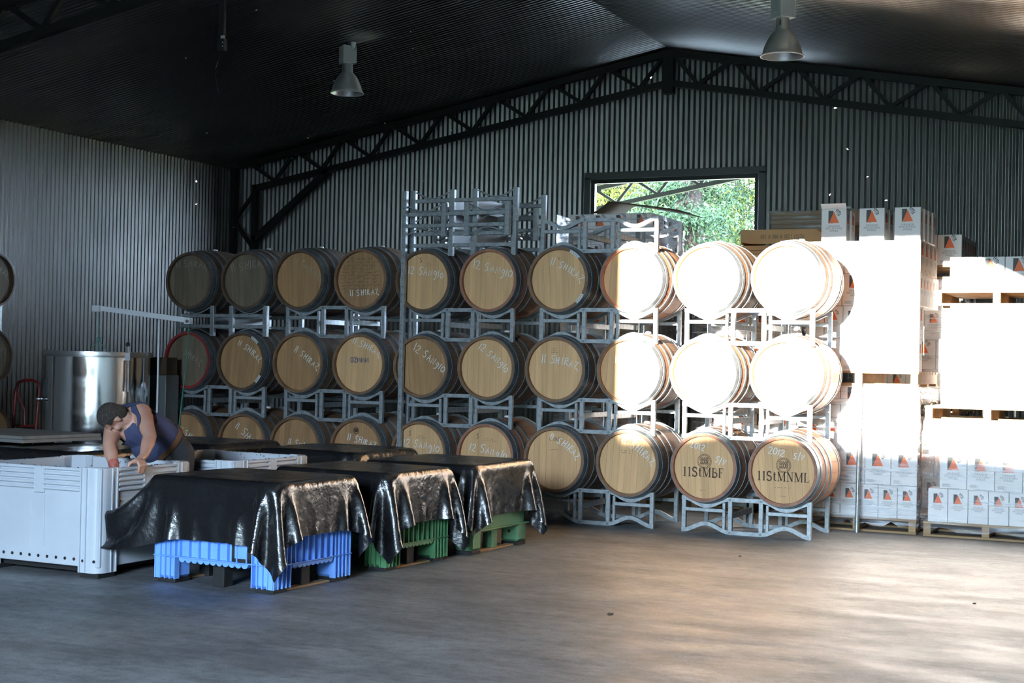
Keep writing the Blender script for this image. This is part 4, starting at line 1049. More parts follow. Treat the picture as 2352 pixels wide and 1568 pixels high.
# ------------------------------------------------------------------ picking bins
def white_bin(loc, rz, w, d, h, label, pulp, sticker=False):
    t = thing('picking_bin', label, 'bin', loc, rz, 'white picking bins')
    th = .035; hw, hd = w / 2, d / 2; zb = .075
    for nm, a in (('side_panel', (-hw + .02, hw - .02, -hd + .012, -hd + th)), ('side_panel', (-hw + .02, hw - .02, hd - th, hd - .012)), ('side_panel', (-hw + .012, -hw + th, -hd + .02, hd - .02)), ('side_panel', (hw - th, hw - .012, -hd + .02, hd - .02))):
        obj(nm, MB().bbox(a[0], a[1], a[2], a[3], zb, h - .006, .005), M['white_plastic'], t)
    obj('bin_floor', MB().box(-hw + .02, hw - .02, -hd + .02, hd - .02, zb + .03, zb + .06), M['white_plastic'], t)
    obj('skid', MB().box(-hw + .12, hw - .12, -hd + .08, hd - .08, .03, zb + .03), M['rubber'], t)
    obj('grape_pulp', MB().box(-hw + th, hw - th, -hd + th, hd - th, zb + .06, pulp), M['must'], t)
    # rounded corner columns with fins
    R = .085
    for sx in (-1, 1):
        for sy in (-1, 1):
            pts = [(sx * (hw - .19), sy * (hd - .012)), (sx * (hw - .19), sy * hd), (sx * (hw - R), sy * hd)]
            pts += [(sx * (hw - R + R * sin(R_(90) * k / 6)), sy * (hd - R + R * cos(R_(90) * k / 6))) for k in range(1, 7)]
            pts += [(sx * hw, sy * (hd - .19)), (sx * (hw - .012), sy * (hd - .19))]
            inn = [(sx * (hw - th), sy * (hd - .19)), (sx * (hw - th - .0), sy * (hd - .11)), (sx * (hw - .11), sy * (hd - th)), (sx * (hw - .19), sy * (hd - th))]
            poly = pts + inn; n = len(poly)
            vs = [(x, y, .035) for x, y in poly] + [(x, y, h) for x, y in poly]
            fs = [(i, (i + 1) % n, (i + 1) % n + n, i + n) for i in range(n)] + [tuple(range(n, 2 * n)), tuple(range(n - 1, -1, -1))]
            cp = obj('corner_column', MB().add(vs, fs), M['white_plastic'], t, smooth=30)
            for k, (x, y) in enumerate(((hw - .175, hd + .004), (hw - .125, hd + .004))):
                obj('fin', MB().box(sx * x - .006, sx * x + .006, sy * y - .008, sy * y + .003, .04, h - .004), M['white_plastic'], cp)
                obj('fin', MB().box(sx * (hw + .004) - .008, sx * (hw + .004) + .003, sy * (hd - (.175, .125)[k]) - .006, sy * (hd - (.175, .125)[k]) + .006, .04, h - .004), M['white_plastic'], cp)
            obj('foot_pad', MB().box(sx * (hw - .10) - .085, sx * (hw - .10) + .085, sy * (hd - .10) - .085, sy * (hd - .10) + .085, 0, .036), M['rubber'], t)
    # five bars below the rim, in two runs on every side
    for k in range(5):
        z = h - .017 - .036 * k
        for s in (-1, 1):
            for run in (-1, 1):
                L = hw - .19; x0, x1 = (.035, L) if run > 0 else (-L, -.035)
                obj('rim_rib', MB().bbox(x0, x1, s * (hd - .006) - .014, s * (hd - .006) + .014, z - .012, z + .012, .006), M['white_plastic'], t)
                L = hd - .19; y0, y1 = (.035, L) if run > 0 else (-L, -.035)
                obj('rim_rib', MB().bbox(s * (hw - .006) - .014, s * (hw - .006) + .014, y0, y1, z - .012, z + .012, .006), M['white_plastic'], t)
    for s in (-1, 1):
        obj('centre_strip', MB().bbox(-.05, .05, s * (hd - .006) - .010, s * (hd - .006) + .010, h - .20, h - .01, .005), M['white_plastic'], t)
        obj('centre_strip', MB().bbox(s * (hw - .006) - .010, s * (hw - .006) + .010, -.05, .05, h - .20, h - .01, .005), M['white_plastic'], t)
        obj('panel_ridge', MB().bbox(.045, .053, -hd + .004, -hd + .014, .2, h - .21, .002), M['white_plastic'], t) if s < 0 else None
    obj('panel_ridge', MB().bbox(-.085, -.078, -hd + .008, -hd + .014, .2, h - .21, .002), M['white_plastic'], t)
    hole = MB().lathe([(0, -.001), (.012, -.001)], 14, 'y')
    for i in range(9):
        obj('drain_hole', MB().lathe([(0, -.0015), (.012, -.0015), (.012, .004)], 12, 'y', (-hw + .24 + i * (w - .48) / 8, -hd + .011, .125)), M['rubber'], t)
    for x in (hw - .15, hw - .05): obj('drain_hole', MB().lathe([(0, -.0015), (.011, -.0015), (.011, .004)], 12, 'y', (x, -hd - (.0 if x < hw - .1 else -.004), .12)), M['rubber'], t)
    rng = random.Random(int(loc[0] * 100)); mb = MB()
    for i in range(70):
        e = rng.random()
        if e < .5: x, y, z = rng.uniform(-hw + .1, hw - .1), rng.choice((-hd + .008, hd - .02)), h - .005
        elif e < .75: x, y, z = rng.choice((-hw + .02, hw - .02)), rng.uniform(-hd + .1, hd - .1), h - .005
        else: x, y, z = rng.uniform(-hw + .1, hw - .1), hd - th - .002, rng.uniform(h - .14, h - .02)
        a = rng.uniform(.002, .007)
        mb.box(x - a, x + a, y - .002, y + .002, z - .002, z + .004)
    o = obj('grape_skins', mb, M['skin_bits'], t); o['kind'] = 'stuff'
    if sticker:
        st = obj('sticker', MB().box(hw - .013, hw - .0105, -hd + .20, -hd + .38, .42, .56), M['tagpaper'], t)
        mb = MB()
        mb.add([(hw - .010, -hd + .215, .545), (hw - .010, -hd + .235, .545), (hw - .010, -hd + .235, .515)], [(0, 1, 2)])
        mb.add([(hw - .010, -hd + .24, .525), (hw - .010, -hd + .25, .545), (hw - .010, -hd + .255, .535)], [(0, 1, 2)])
        for q in range(4): mb.add([(hw - .010, -hd + .215, .49 - q * .014), (hw - .010, -hd + .30 + .03 * (q % 2), .49 - q * .014), (hw - .010, -hd + .30 + .03 * (q % 2), .495 - q * .014), (hw - .010, -hd + .215, .495 - q * .014)], [(0, 1, 2, 3)])
        obj('sticker_print', mb, M['dark_print'], st)
    return t
white_bin((-7.585, 8.575, 0), R_(-1.0), 1.16, 1.02, .785, 'white ribbed plastic picking bin the worker reaches into', .42, True)
white_bin((-7.42, 9.99, 0), R_(-3), 1.12, 1.02, .772, 'white ribbed plastic picking bin behind the worker', .45)

def ribbed_bin(loc, rz, w, d, h, label, material, style='fins'):
    t = thing('fruit_bin', label, 'bin', loc, rz, 'covered fruit bins')
    m_ = M[material]; hw, hd = w / 2, d / 2; zf = .185
    tub = MB().bbox(-hw + .03, hw - .03, -hd + .03, hd - .03, zf - .02, h - .01, .03)
    obj('tub', tub, m_, t)
    for z, q in ((h - .03, .03), (zf, .008)):
        for s in (-1, 1):
            obj('flange', MB().bbox(-hw, hw, s * (hd - .018) - .018, s * (hd - .018) + .018, z, z + q, .003), m_, t)
            obj('flange', MB().bbox(s * (hw - .018) - .018, s * (hw - .018) + .018, -hd + .036, hd - .036, z, z + q, .003), m_, t)
    fin = MB().box(-.004, .004, -.016, .016, zf + .008, h - .03).mesh('rib', m_)
    if style == 'fins':
        nx, ny = 8, 7
        for s in (-1, 1):
            for i in range(nx): link('rib', fin, t, (-hw + .24 + (w - .48) * i / (nx - 1), s * (hd - .018), 0))
            for i in range(ny): link('rib', fin, t, (s * (hw - .018), -hd + .24 + (d - .48) * i / (ny - 1), 0), (0, 0, pi / 2))
        sc = MB().prism([(-.03, 0), (.03, 0)] + [(.03 * cos(R_(-a)), .032 * sin(R_(-a))) for a in range(20, 180, 20)], -.02, .02).mesh('scallop', m_)
        for s in (-1, 1):
            for i in range(11): link('scallop', sc, t, (-hw + .26 + (w - .52) * i / 10, s * (hd - .03), zf))
            for i in range(9): link('scallop', sc, t, (s * (hw - .03), -hd + .25 + (d - .5) * i / 8, zf), (0, 0, pi / 2))
    for sx in (-1, 1):
        for sy in (-1, 1):
            cx, cy = sx * (hw - .105), sy * (hd - .105)
            ft = obj('foot', MB().bbox(cx - .085, cx + .085, cy - .085, cy + .085, .03, h - .03 if style == 'fins' else .2, .02), m_, t)
            if style == 'fins':
                for k in range(5):
                    u = -.09 + .045 * k
                    obj('foot_rib', MB().box(cx + u - .004, cx + u + .004, cy + sy * .075 - .025, cy + sy * .075 + .025, .03, h - .03), m_, ft)
                    obj('foot_rib', MB().box(cx + sx * .075 - .025, cx + sx * .075 + .025, cy + u - .004, cy + u + .004, .03, h - .03), m_, ft)
            else:
                obj('foot_bolt', MB().lathe([(0, -.002), (.014, -.002), (.014, .003)], 12, 'y', (cx, cy - .085, .12)), M['rubber'], ft)
            obj('foot_pad', MB().bbox(cx - .08, cx + .08, cy - .08, cy + .08, 0, .032, .004), M['rubber'], t)
    for sy in (-1, 1):
        obj('centre_foot', MB().bbox(-.05, .05, sy * (hd - .12) - .05, sy * (hd - .12) + .05, .0, zf, .004), M['rubber'], t)
    for sx in (-1, 1):
        obj('centre_foot', MB().bbox(sx * (hw - .12) - .045, sx * (hw - .12) + .045, -.05, .05, .0, zf, .004), M['rubber'] if style == 'fins' else m_, t)
        obj('base_runner', MB().bbox(sx * (hw - .09) - .04, sx * (hw - .09) + .04, -hd + .2, hd - .2, .0, .014, .003), M['pallet'], t)
    if material == 'blue_plastic':
        obj('patch', MB().bbox(.19, .30, -hd + .008, -hd + .016, .22, h - .3, .002), m_, t)
        obj('tar_mark', MB().box(.165, .19, -hd + .010, -hd + .014, .2, h - .3).box(.30, .33, -hd + .010, -hd + .014, .2, h - .3).box(.165, .33, -hd + .010, -hd + .014, .196, .22), M['rubber'], t)
    return t

# ------------------------------------------------------------------ plastic sheets draped over the bins
def drape(w, d, h, cw, cd, ox, oy, n, seed, steps, walls=(), pins=()):
    """a sheet cw x cd let fall over a box w x d x h: position-based cloth, numpy only"""
    rng = np.random.default_rng(seed)
    m = max(12, int(n * cd / cw))
    X, Y = np.meshgrid(np.linspace(-cw / 2, cw / 2, n) + ox, np.linspace(-cd / 2, cd / 2, m) + oy, indexing='ij')
    P = np.stack([X, Y, np.full_like(X, h + .03)], -1) + rng.normal(0, .004, (n, m, 3))
    V = np.zeros_like(P); dx, dy = cw / (n - 1), cd / (m - 1)
    def con(a, b, r, k):
        e = b - a; l = np.sqrt((e * e).sum(-1, keepdims=True)) + 1e-9
        c = e * ((l - r) / l) * (.5 * k)
        a += c; b -= c
    dt, eps = .016, .012
    for s in range(steps):
        V[..., 2] -= 9.8 * dt
        V *= .985
        Q = P + V * dt
        for it in range(7):
            for o in (0, 1):
                k = (n - o) // 2; con(Q[o:o + 2 * k:2], Q[o + 1:o + 2 * k:2], dx, 1)
                k = (m - o) // 2; con(Q[:, o:o + 2 * k:2], Q[:, o + 1:o + 2 * k:2], dy, 1)
            dg = sqrt(dx * dx + dy * dy)
            for o in (0, 1):
                k = (n - o) // 2
                con(Q[o:o + 2 * k:2, :-1], Q[o + 1:o + 2 * k:2, 1:], dg, .8); con(Q[o:o + 2 * k:2, 1:], Q[o + 1:o + 2 * k:2, :-1], dg, .8)
            for o in range(4):
                a, b = Q[o:-2:4], Q[o + 2::4]; k = min(len(a), len(b)); con(a[:k], b[:k], 2 * dx, .35)
                a, b = Q[:, o:-2:4], Q[:, o + 2::4]; k = min(a.shape[1], b.shape[1]); con(a[:, :k], b[:, :k], 2 * dy, .35)
            # the box
            px, py, pz = w / 2 + eps - np.abs(Q[..., 0]), d / 2 + eps - np.abs(Q[..., 1]), h + eps - Q[..., 2]
            ins = (px > 0) & (py > 0) & (pz > 0)
            top = ins & (pz <= px + .01) & (pz <= py + .01)
            sx = ins & ~top & (px <= py); sy = ins & ~top & ~sx
            Q[..., 2] = np.where(top, h + eps, Q[..., 2])
            Q[..., 0] = np.where(sx, np.sign(Q[..., 0]) * (w / 2 + eps), Q[..., 0])
            Q[..., 1] = np.where(sy, np.sign(Q[..., 1]) * (d / 2 + eps), Q[..., 1])
            Q[..., 2] = np.maximum(Q[..., 2], .012)
            for ax, lim, sg in walls:
                Q[..., ax] = np.minimum(Q[..., ax], lim) if sg > 0 else np.maximum(Q[..., ax], lim)
            for (i, j, tx, ty, tz) in pins:
                f = min(1, s / (steps * .6)); Q[i, j] += (np.array((tx, ty, tz)) - Q[i, j]) * f
        V = (Q - P) / dt
        on = (Q[..., 2] < h + eps + .004) & (Q[..., 2] > h - .004) & (np.abs(Q[..., 0]) < w / 2) & (np.abs(Q[..., 1]) < d / 2)
        V[on] *= .2
        V[..., :2] *= .94
        P = Q
    return P
def sheet(loc, rz, w, d, h, cw, cd, ox, oy, label, seed, n=54, steps=120, walls=(), pins=()):
    P = drape(w, d, h, cw, cd, ox, oy, n, seed, steps, walls, pins)
    a, b = P.shape[:2]
    fs = [(i * b + j, (i + 1) * b + j, (i + 1) * b + j + 1, i * b + j + 1) for i in range(a - 1) for j in range(b - 1)]
    me = bpy.data.meshes.new('plastic_sheet'); me.from_pydata([tuple(map(float, p)) for p in P.reshape(-1, 3)], [], fs); me.materials.append(M['film'])
    me.shade_smooth()
    o = link('plastic_sheet', me, None, loc, (0, 0, rz))
    md = o.modifiers.new('smooth', 'SUBSURF'); md.levels = md.render_levels = 1
    return tag(o, label, 'plastic sheet', 'black sheets over the bins')

for k, (loc, rz, w, d, h, cw, cd, ox, oy, mt, st, lab, slab, seed, n, steps, pins) in enumerate((
    ((-6.085, 8.62, 0), -3.5, 1.125, .96, .745, 1.88, 1.72, -.03, -.01, 'blue_plastic', 'fins', 'blue plastic fruit bin with ribbed sides under the front sheet', 'glossy black plastic sheet draped over the blue bin', 4, 60, 150, ((0, 0, -.93, -.60, .22), (0, 9, -.95, -.56, .50))),
    ((-5.975, 9.955, 0), -4.5, 1.10, .94, .735, 1.80, 1.74, .02, .0, 'green_plastic', 'fins', 'dark green ribbed fruit bin behind the blue one', 'crinkled black plastic sheet draped over the dark green bin', 9, 56, 140, ()),
    ((-5.86, 11.20, 0), -2.5, 1.10, 1.08, .735, 1.82, 1.76, .03, .03, 'light_green', 'plain', 'light green fruit bin with smooth feet, last of the sheeted row', 'black plastic sheet draped over the light green bin', 13, 56, 140, ()),
    ((-7.27, 11.62, 0), -2, 1.12, 1.05, .755, 1.75, 1.7, 0, 0, 'green_plastic', 'fins', 'covered bin between the second white bin and the barrels', 'black plastic sheet over the bin in front of the fourth barrel', 17, 44, 90, ()),
    ((-8.72, 11.45, 0), -2, 1.12, 1.05, .775, 1.72, 1.7, 0, 0, 'green_plastic', 'fins', 'covered bin standing behind the worker near the first barrels', 'black plastic sheet over the bin right behind the worker', 21, 44, 90, ()),
    ((-9.05, 10.05, 0), -4, 1.12, 1.05, .755, 1.62, 1.7, 0, 0, 'green_plastic', 'fins', 'covered bin behind the first white bin', 'black plastic sheet behind the first white bin with gold reflections', 25, 44, 90, ()),
    ((-10.50, 10.25, 0), -4, 1.12, 1.05, .775, 1.60, 1.6, 0, 0, 'green_plastic', 'fins', 'covered bin below the grey board', 'black plastic sheet under the grey board by the tank', 29, 40, 80, ()),
)):
    ribbed_bin(loc, R_(rz), w - .05, d - .05, h - .012, lab, mt, st)
    sheet(loc, R_(rz), w, d, h, cw, cd, ox, oy, slab, seed, n, steps, (), pins)
t = thing('board_stack', 'grey weathered board lying on the sheeted bins before the tank', 'board', (-10.0, 10.35, .79), R_(-8))
for k in range(2): obj('board_layer', MB().bbox(-.62, .62 - .01 * k, -.45, .45, k * .032, k * .032 + .030, .003), M['grey_board'], t)

# ------------------------------------------------------------------ the worker
def capsule(mb, p, q, r0, r1, n=14, rings=5):
    """rounded tapering limb from p to q"""
    p, q = Vector(p), Vector(q); d = (q - p); L = d.length; d.normalize()
    pts, rs = [], []
    for k in range(rings): a = -pi / 2 + pi / 2 * (k + .35) / rings; pts.append(p + d * (r0 * sin(a))); rs.append(r0 * cos(a))
    for k in range(4): u = k / 3; pts.append(p + d * (L * u)); rs.append(r0 + (r1 - r0) * u)
    for k in range(rings): a = pi / 2 * (k + .65) / rings; pts.append(q + d * (r1 * sin(a))); rs.append(r1 * cos(a))
    mb.tube(pts, rs, n)
def ellipsoid(mb, c, rx, ry, rz, rot=None, n=18, m=12):
    vs = []
    for i in range(m + 1):
        a = -pi / 2 + pi * (i + .02) / (m + .04)
        for k in range(n):
            b = 2 * pi * k / n
            v = Vector((rx * cos(a) * cos(b), ry * cos(a) * sin(b), rz * sin(a)))
            if rot: v = rot @ v
            vs.append(Vector(c) + v)
    fs = [(i * n + k, i * n + (k + 1) % n, (i + 1) * n + (k + 1) % n, (i + 1) * n + k) for i in range(m) for k in range(n)]
    fs += [tuple(range(n - 1, -1, -1)), tuple(m * n + k for k in range(n))]
    mb.add(vs, fs)
def fused(name, mb, material, voxel, smooth_it=4, factor=.5):
    """weld overlapping rounded shapes into one continuous skin"""
    me = mb.mesh(name, material); o = link(name, me)
    a = o.modifiers.new('weld', 'REMESH'); a.mode = 'VOXEL'; a.voxel_size = voxel
    b = o.modifiers.new('relax', 'SMOOTH'); b.iterations = smooth_it; b.factor = factor
    dg = bpy.context.evaluated_depsgraph_get(); out = bpy.data.meshes.new_from_object(o.evaluated_get(dg))
    bpy.data.objects.remove(o)
    out.materials.clear(); out.materials.append(material); out.shade_smooth()
    return out
def keep(me, test):
    bm = bmesh.new(); bm.from_mesh(me)
    bmesh.ops.delete(bm, geom=[f for f in bm.faces if not test(f.calc_center_median())], context='FACES')
    for _ in range(8):
        new = {}
        for v in bm.verts:
            e = [x for x in v.link_edges if x.is_boundary]
            if len(e) == 2: new[v] = v.co * .4 + (e[0].other_vert(v).co + e[1].other_vert(v).co) * .3
        for v, c in new.items(): v.co = c
    bm.to_mesh(me); bm.free(); return me

P_ = dict(pel=(-7.335, 9.21, .875), bel=(-7.385, 9.11, .96), che=(-7.465, 8.98, 1.04), nek=(-7.475, 8.87, 1.10), shL=(-7.42, 8.97, 1.145), shR=(-7.60, 8.86, 1.00),
          elL=(-7.15, 8.75, .985), wrL=(-7.035, 8.545, .853), elR=(-7.50, 8.70, .90), wrR=(-7.365, 8.61, .745), haR=(-7.33, 8.58, .65))
V3 = {k: Vector(v) for k, v in P_.items()}
base = Vector((-7.335, 9.23, 0))
man = thing('person', 'man in navy singlet and dark work trousers bending over the white bin', 'person', tuple(base))
L_ = lambda v: tuple(Vector(v) - base)
hd = V3['nek'] + Vector((-.055, -.105, .012))           # middle of the skull
# head frame: crown points to the viewer's left and down, face to the bin
cr = Vector((-.47, -.86, .16)).normalized(); fc = Vector((-.12, .30, -1)); fc = (fc - cr * fc.dot(cr)).normalized(); sd = cr.cross(fc)
HR = Matrix((sd, -fc, cr)).transposed()
def Hp(x, y, z): return L_(hd + HR @ Vector((x, y, z)))   # x side, -y face, z crown
body = MB()
# trunk, under the clothes
capsule(body, L_(V3['pel']), L_(V3['bel']), .150, .150); capsule(body, L_(V3['bel']), L_(V3['che']), .148, .150)
ellipsoid(body, L_((V3['shL'] + V3['shR'] + V3['che']) / 3 + Vector((0, .04, 0))), .17, .14, .15)
capsule(body, L_(V3['shL'] + Vector((-.03, .01, -.01))), L_(V3['shR'] + Vector((.03, .02, .02))), .085, .08)
capsule(body, L_(V3['che'] + Vector((0, -.03, .03))), L_(V3['nek'] + Vector((-.01, -.02, .01))), .085, .064)
capsule(body, L_(V3['nek']), L_(hd + Vector((.01, .02, -.01))), .064, .062)
# arms
capsule(body, L_(V3['shL']), L_(V3['shL'] * .55 + V3['elL'] * .45), .080, .066); capsule(body, L_(V3['shL'] * .55 + V3['elL'] * .45), L_(V3['elL']), .066, .050)
capsule(body, L_(V3['elL']), L_(V3['elL'] * .7 + V3['wrL'] * .3), .049, .053); capsule(body, L_(V3['elL'] * .7 + V3['wrL'] * .3), L_(V3['wrL']), .053, .034)
capsule(body, L_(V3['shR']), L_(V3['elR']), .074, .050); capsule(body, L_(V3['elR']), L_(V3['elR'] * .65 + V3['wrR'] * .35), .049, .052)
capsule(body, L_(V3['elR'] * .65 + V3['wrR'] * .35), L_(V3['wrR']), .052, .034); capsule(body, L_(V3['wrR']), L_(V3['haR']), .034, .040)
for k in range(4): capsule(body, L_(V3['haR'] + Vector((-.03 + .02 * k, 0, -.02))), L_(V3['haR'] + Vector((-.03 + .022 * k, -.03, -.10 + .008 * abs(k - 1)))), .010, .008, 8, 3)
capsule(body, L_(V3['haR'] + Vector((.03, .01, .0))), L_(V3['haR'] + Vector((.055, -.03, -.05))), .012, .009, 8, 3)
# left hand closed over the rim: palm on top, four fingers down the outside, thumb along the inside
rim = Vector((-7.005, 8.44, .785)); out = Vector((1, 0, 0)); alo = Vector((0.02, 1, 0))
capsule(body, L_(V3['wrL']), L_(rim + Vector((-.012, .035, .040))), .033, .030)
ellipsoid(body, L_(rim + Vector((-.005, .008, .034))), .044, .048, .024)
for k in range(4):
    o_ = alo * (-.036 + .024 * k); ln = (.050, .060, .056, .044)[k]
    a, b, c = rim + o_ + out * .028 + Vector((0, 0, .034)), rim + o_ + out * .048 + Vector((0, 0, .006)), rim + o_ + out * .040 + Vector((0, 0, .006 - ln))
    capsule(body, L_(a), L_(b), .0125, .012, 8, 3); capsule(body, L_(b), L_(c), .012, .0095, 8, 3)
a, b, c = rim + Vector((-.03, -.01, .03)), rim + Vector((-.045, -.036, .018)), rim + Vector((-.050, -.046, -.012))
capsule(body, L_(a), L_(b), .016, .014, 8, 3); capsule(body, L_(b), L_(c), .014, .010, 8, 3)
# head
ellipsoid(body, Hp(0, .012, .028), .076, .096, .088, HR); ellipsoid(body, Hp(0, -.030, -.055), .062, .062, .072, HR)
capsule(body, Hp(-.030, -.048, -.105), Hp(.030, -.048, -.105), .026, .026, 10, 4)
capsule(body, Hp(0, -.090, -.012), Hp(0, -.108, -.046), .012, .016, 8, 3)
capsule(body, Hp(-.03, -.080, .008), Hp(.03, -.080, .008), .014, .014, 8, 3)
capsule(body, Hp(-.018, -.086, -.076), Hp(.018, -.086, -.076), .010, .010, 8, 3)
for s in (-1, 1):
    ellipsoid(body, Hp(s * .078, .012, -.016), .011, .020, .032, HR, 10, 8)
    ellipsoid(body, Hp(s * .045, -.062, -.045), .022, .022, .024, HR, 10, 8)
# thighs under the trousers
for s in (-1, 1):
    hip = V3['pel'] + Vector((s * .085, .02 - s * .01, -.06))
    capsule(body, L_(hip), L_(Vector((hip.x + s * .02, hip.y + .0, .52))), .10, .075)
obj_ = link('body', fused('body', body, M['skin'], .0075, 3), man)
for s in (-1, 1):
    mb = MB(); ellipsoid(mb, Hp(s * .030, -.071, -.014), .008, .007, .007, HR, 10, 8); obj('eye', mb, M['skin_bits'], man, smooth=True)
# hair: a close cap over crown, back and temples
mb = MB(); ellipsoid(mb, Hp(0, .014, .030), .083, .103, .095, HR, 30, 22); ellipsoid(mb, Hp(0, .05, -.03), .070, .062, .075, HR, 24, 16)
me = fused('hair', mb, M['hair'], .0045, 3)
inv = HR.inverted()
def hairy(c):
    v = inv @ (Vector(c) + base - hd)
    return v.z > .062 or (v.y > .012 and v.z > -.085 and not (abs(v.x) > .07 and v.z < -.0 and v.y < .04)) or (v.y > -.045 and v.z > .02)
link('hair', keep(me, hairy), man)
# singlet
g = .012; mb = MB()
capsule(mb, L_(V3['pel'] * .55 + V3['bel'] * .45), L_(V3['bel']), .150 + g, .152 + g); capsule(mb, L_(V3['bel']), L_(V3['che']), .152 + g, .152 + g)
ellipsoid(mb, L_((V3['shL'] + V3['shR'] + V3['che']) / 3 + Vector((0, .04, 0))), .17 + g, .14 + g, .15 + g)
capsule(mb, L_(V3['shL'] + Vector((-.03, .01, -.01))), L_(V3['shR'] + Vector((.03, .02, .02))), .085 + g, .08 + g)
# a paunch hanging forward
ellipsoid(mb, L_(V3['bel'] + Vector((-.02, -.06, -.07))), .14, .13, .13)
me = fused('singlet', mb, M['singlet'], .006, 5)
nk = V3['nek'] - base; sl = V3['shL'] - base; sr = V3['shR'] - base; el = V3['elL'] - base; er = V3['elR'] - base
nd = (hd - base - nk).normalized()
def cloth(c):
    if (c - (nk + nd * .03)).length < .096: return False
    for s_, e_ in ((sl, el), (sr, er)):
        d_ = (e_ - s_).normalized(); t_ = (c - s_).dot(d_)
        if t_ > -.022 and ((c - s_) - d_ * t_).length < .110 and (c - s_).length < .150: return False
    return True
o = link('singlet', keep(me, cloth), man)
md = o.modifiers.new('thickness', 'SOLIDIFY'); md.thickness = .004; md.offset = 1
# shoulder strap of the singlet, laid on the skin
strap = [[-7.528, 9.06, 1.262], [-7.521, 8.97, 1.243], [-7.41, 8.86, 1.194], [-7.324, 8.8, 1.131], [-7.28, 8.79, 1.056], [-7.277, 8.82, 0.982]]
mb = MB(); vs = []
for i in range(26):
    u = i / 25 * (len(strap) - 1); k = min(int(u), len(strap) - 2); f = u - k
    p = Vector(strap[k]).lerp(Vector(strap[k + 1]), f); q = (Vector(strap[k + 1]) - Vector(strap[k])).normalized()
    sv = q.cross(Vector((.427, -.904, .3))).normalized()
    for j in range(7): vs.append(L_(p + sv * (-.024 + .008 * j) * (.8 + .6 * (i / 25) ** 2)))
mb.add(vs, [(7 * i + j, 7 * i + j + 1, 7 * i + j + 8, 7 * i + j + 7) for i in range(25) for j in range(6)])
o = obj('singlet_strap', mb, M['singlet'], man, smooth=True)
sw = o.modifiers.new('lay', 'SHRINKWRAP'); sw.target = obj_; sw.offset = .007; sw.wrap_mode = 'OUTSIDE_SURFACE'
sm = o.modifiers.new('ease', 'SMOOTH'); sm.iterations = 5; sm.factor = .5
sw = o.modifiers.new('lay_again', 'SHRINKWRAP'); sw.target = obj_; sw.offset = .010; sw.wrap_mode = 'OUTSIDE_SURFACE'
sm = o.modifiers.new('ease_again', 'SMOOTH'); sm.iterations = 3; sm.factor = .5
# trousers and belt
mb = MB(); capsule(mb, L_(V3['pel'] + Vector((-.01, .03, -.03))), L_(V3['pel'] * .6 + V3['bel'] * .4), .160, .162)
ellipsoid(mb, L_(V3['pel'] + Vector((.0, .04, -.06))), .165, .16, .165)
for s in (-1, 1):
    hip = V3['pel'] + Vector((s * .085, .02 - s * .01, -.06))
    capsule(mb, L_(hip), L_(Vector((hip.x + s * .02, hip.y + .0, .50))), .125, .095); capsule(mb, L_(Vector((hip.x + s * .02, hip.y, .50))), L_(Vector((hip.x + s * .03, hip.y + .01, .11))), .092, .072)
me = fused('trousers', mb, M['trousers'], .010, 3)
ax = (V3['bel'] - V3['pel']).normalized(); wst = (V3['pel'] * .45 + V3['bel'] * .55) - base
o = link('trousers', keep(me, lambda c: (c - wst).dot(ax) < 0 and c.z > .09), man)
md = o.modifiers.new('thickness', 'SOLIDIFY'); md.thickness = .004; md.offset = 1
b1 = ax.cross(Vector((0, 0, 1))).normalized(); b2 = ax.cross(b1)
ring = [wst - ax * .03 + b1 * (.169 * cos(a)) + b2 * (.169 * sin(a)) for a in [2 * pi * k / 28 for k in range(29)]]
mb = MB(); n = 29; vs = []
for p in ring:
    r_ = (p - wst).normalized()
    vs += [p - ax * .02, p + ax * .02, p + ax * .02 + r_ * .006, p - ax * .02 + r_ * .006]
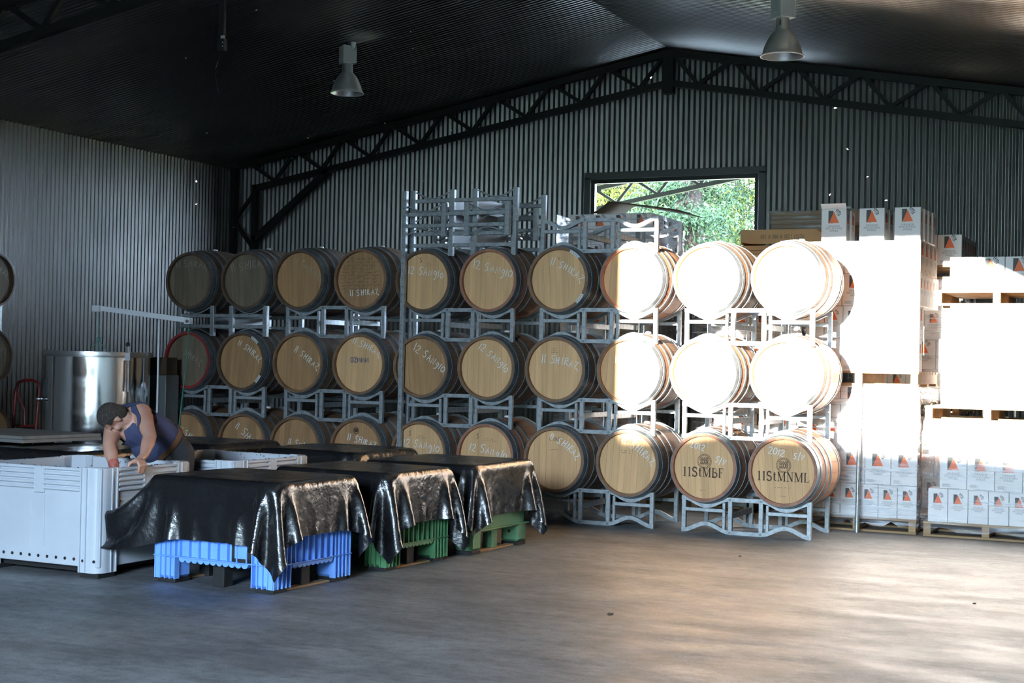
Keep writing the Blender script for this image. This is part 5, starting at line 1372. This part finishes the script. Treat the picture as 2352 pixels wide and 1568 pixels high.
mb.add(vs, [(4 * i + k, 4 * i + 4 + k, 4 * i + 4 + (k + 1) % 4, 4 * i + (k + 1) % 4) for i in range(n - 1) for k in range(4)])
obj('belt', mb, M['leather'], man, smooth=40)
for s in (-1, 1):
    hip = V3['pel'] + Vector((s * .085, .02 - s * .01, -.06)); x, y = hip.x + s * .03 - base.x, hip.y - base.y
    mb = MB(); ellipsoid(mb, (x, y - .06, .055), .05, .13, .055); capsule(mb, (x, y, .06), (x, y + .01, .16), .055, .05)
    link('boot', fused('boot', mb, M['leather'], .01, 2), man)
# wine stain on the right forearm
mb = MB(); e_, w_ = V3['elR'], V3['wrR']
capsule(mb, L_(e_ * .22 + w_ * .78), L_(w_ * .96 + V3['haR'] * .04), .0415, .0365, 16); link('wine_stain', fused('wine_stain', mb, M['stain'], .005, 2), man)

# ------------------------------------------------------------------ small things
rng = random.Random(77); mb = MB()
for i in range(46):
    y = rng.uniform(6.5, 12.5); x = -y * rng.uniform(.18, .80); z = rng.uniform(2.1, 4.2)
    d = Vector((rng.uniform(-1, 1), rng.uniform(-.4, .4), rng.uniform(-.4, .4))).normalized() * .007
    c = Vector((x, y, z)); mb.tube([c - d, c, c + d], [.0006, .0020, .0008], 5)
    w = d.cross(Vector((0, 0, 1))).normalized() * .006
    mb.add([c, c + w + Vector((0, 0, .003)), c + w * .9 - d * .6 + Vector((0, 0, .003))], [(0, 1, 2)]); mb.add([c, c - w + Vector((0, 0, .003)), c - w * .9 - d * .6 + Vector((0, 0, .003))], [(0, 1, 2)])
tag(obj('fruit_fly_swarm', mb, M['bung']), 'tiny pale fruit flies drifting in the air below the roof', 'insects', None, 'stuff')
for k, (x, y, s_) in enumerate(((-3.353, 8.653, .011), (-3.45, 11.9, .007), (-1.35, 10.4, .007))):
    o = obj('floor_chip', MB().bbox(-s_ * 1.6, s_ * 1.6, -s_, s_, 0, s_, s_ * .3), M['kraft_dark'], None, (x, y, 0), (0, 0, R_(20 * k)))
    tag(o, ['largest dark chip lying on the open floor', 'small dark chip on the floor near the racks', 'small dark chip on the floor toward the pallets'][k], 'debris', 'chips on the floor')
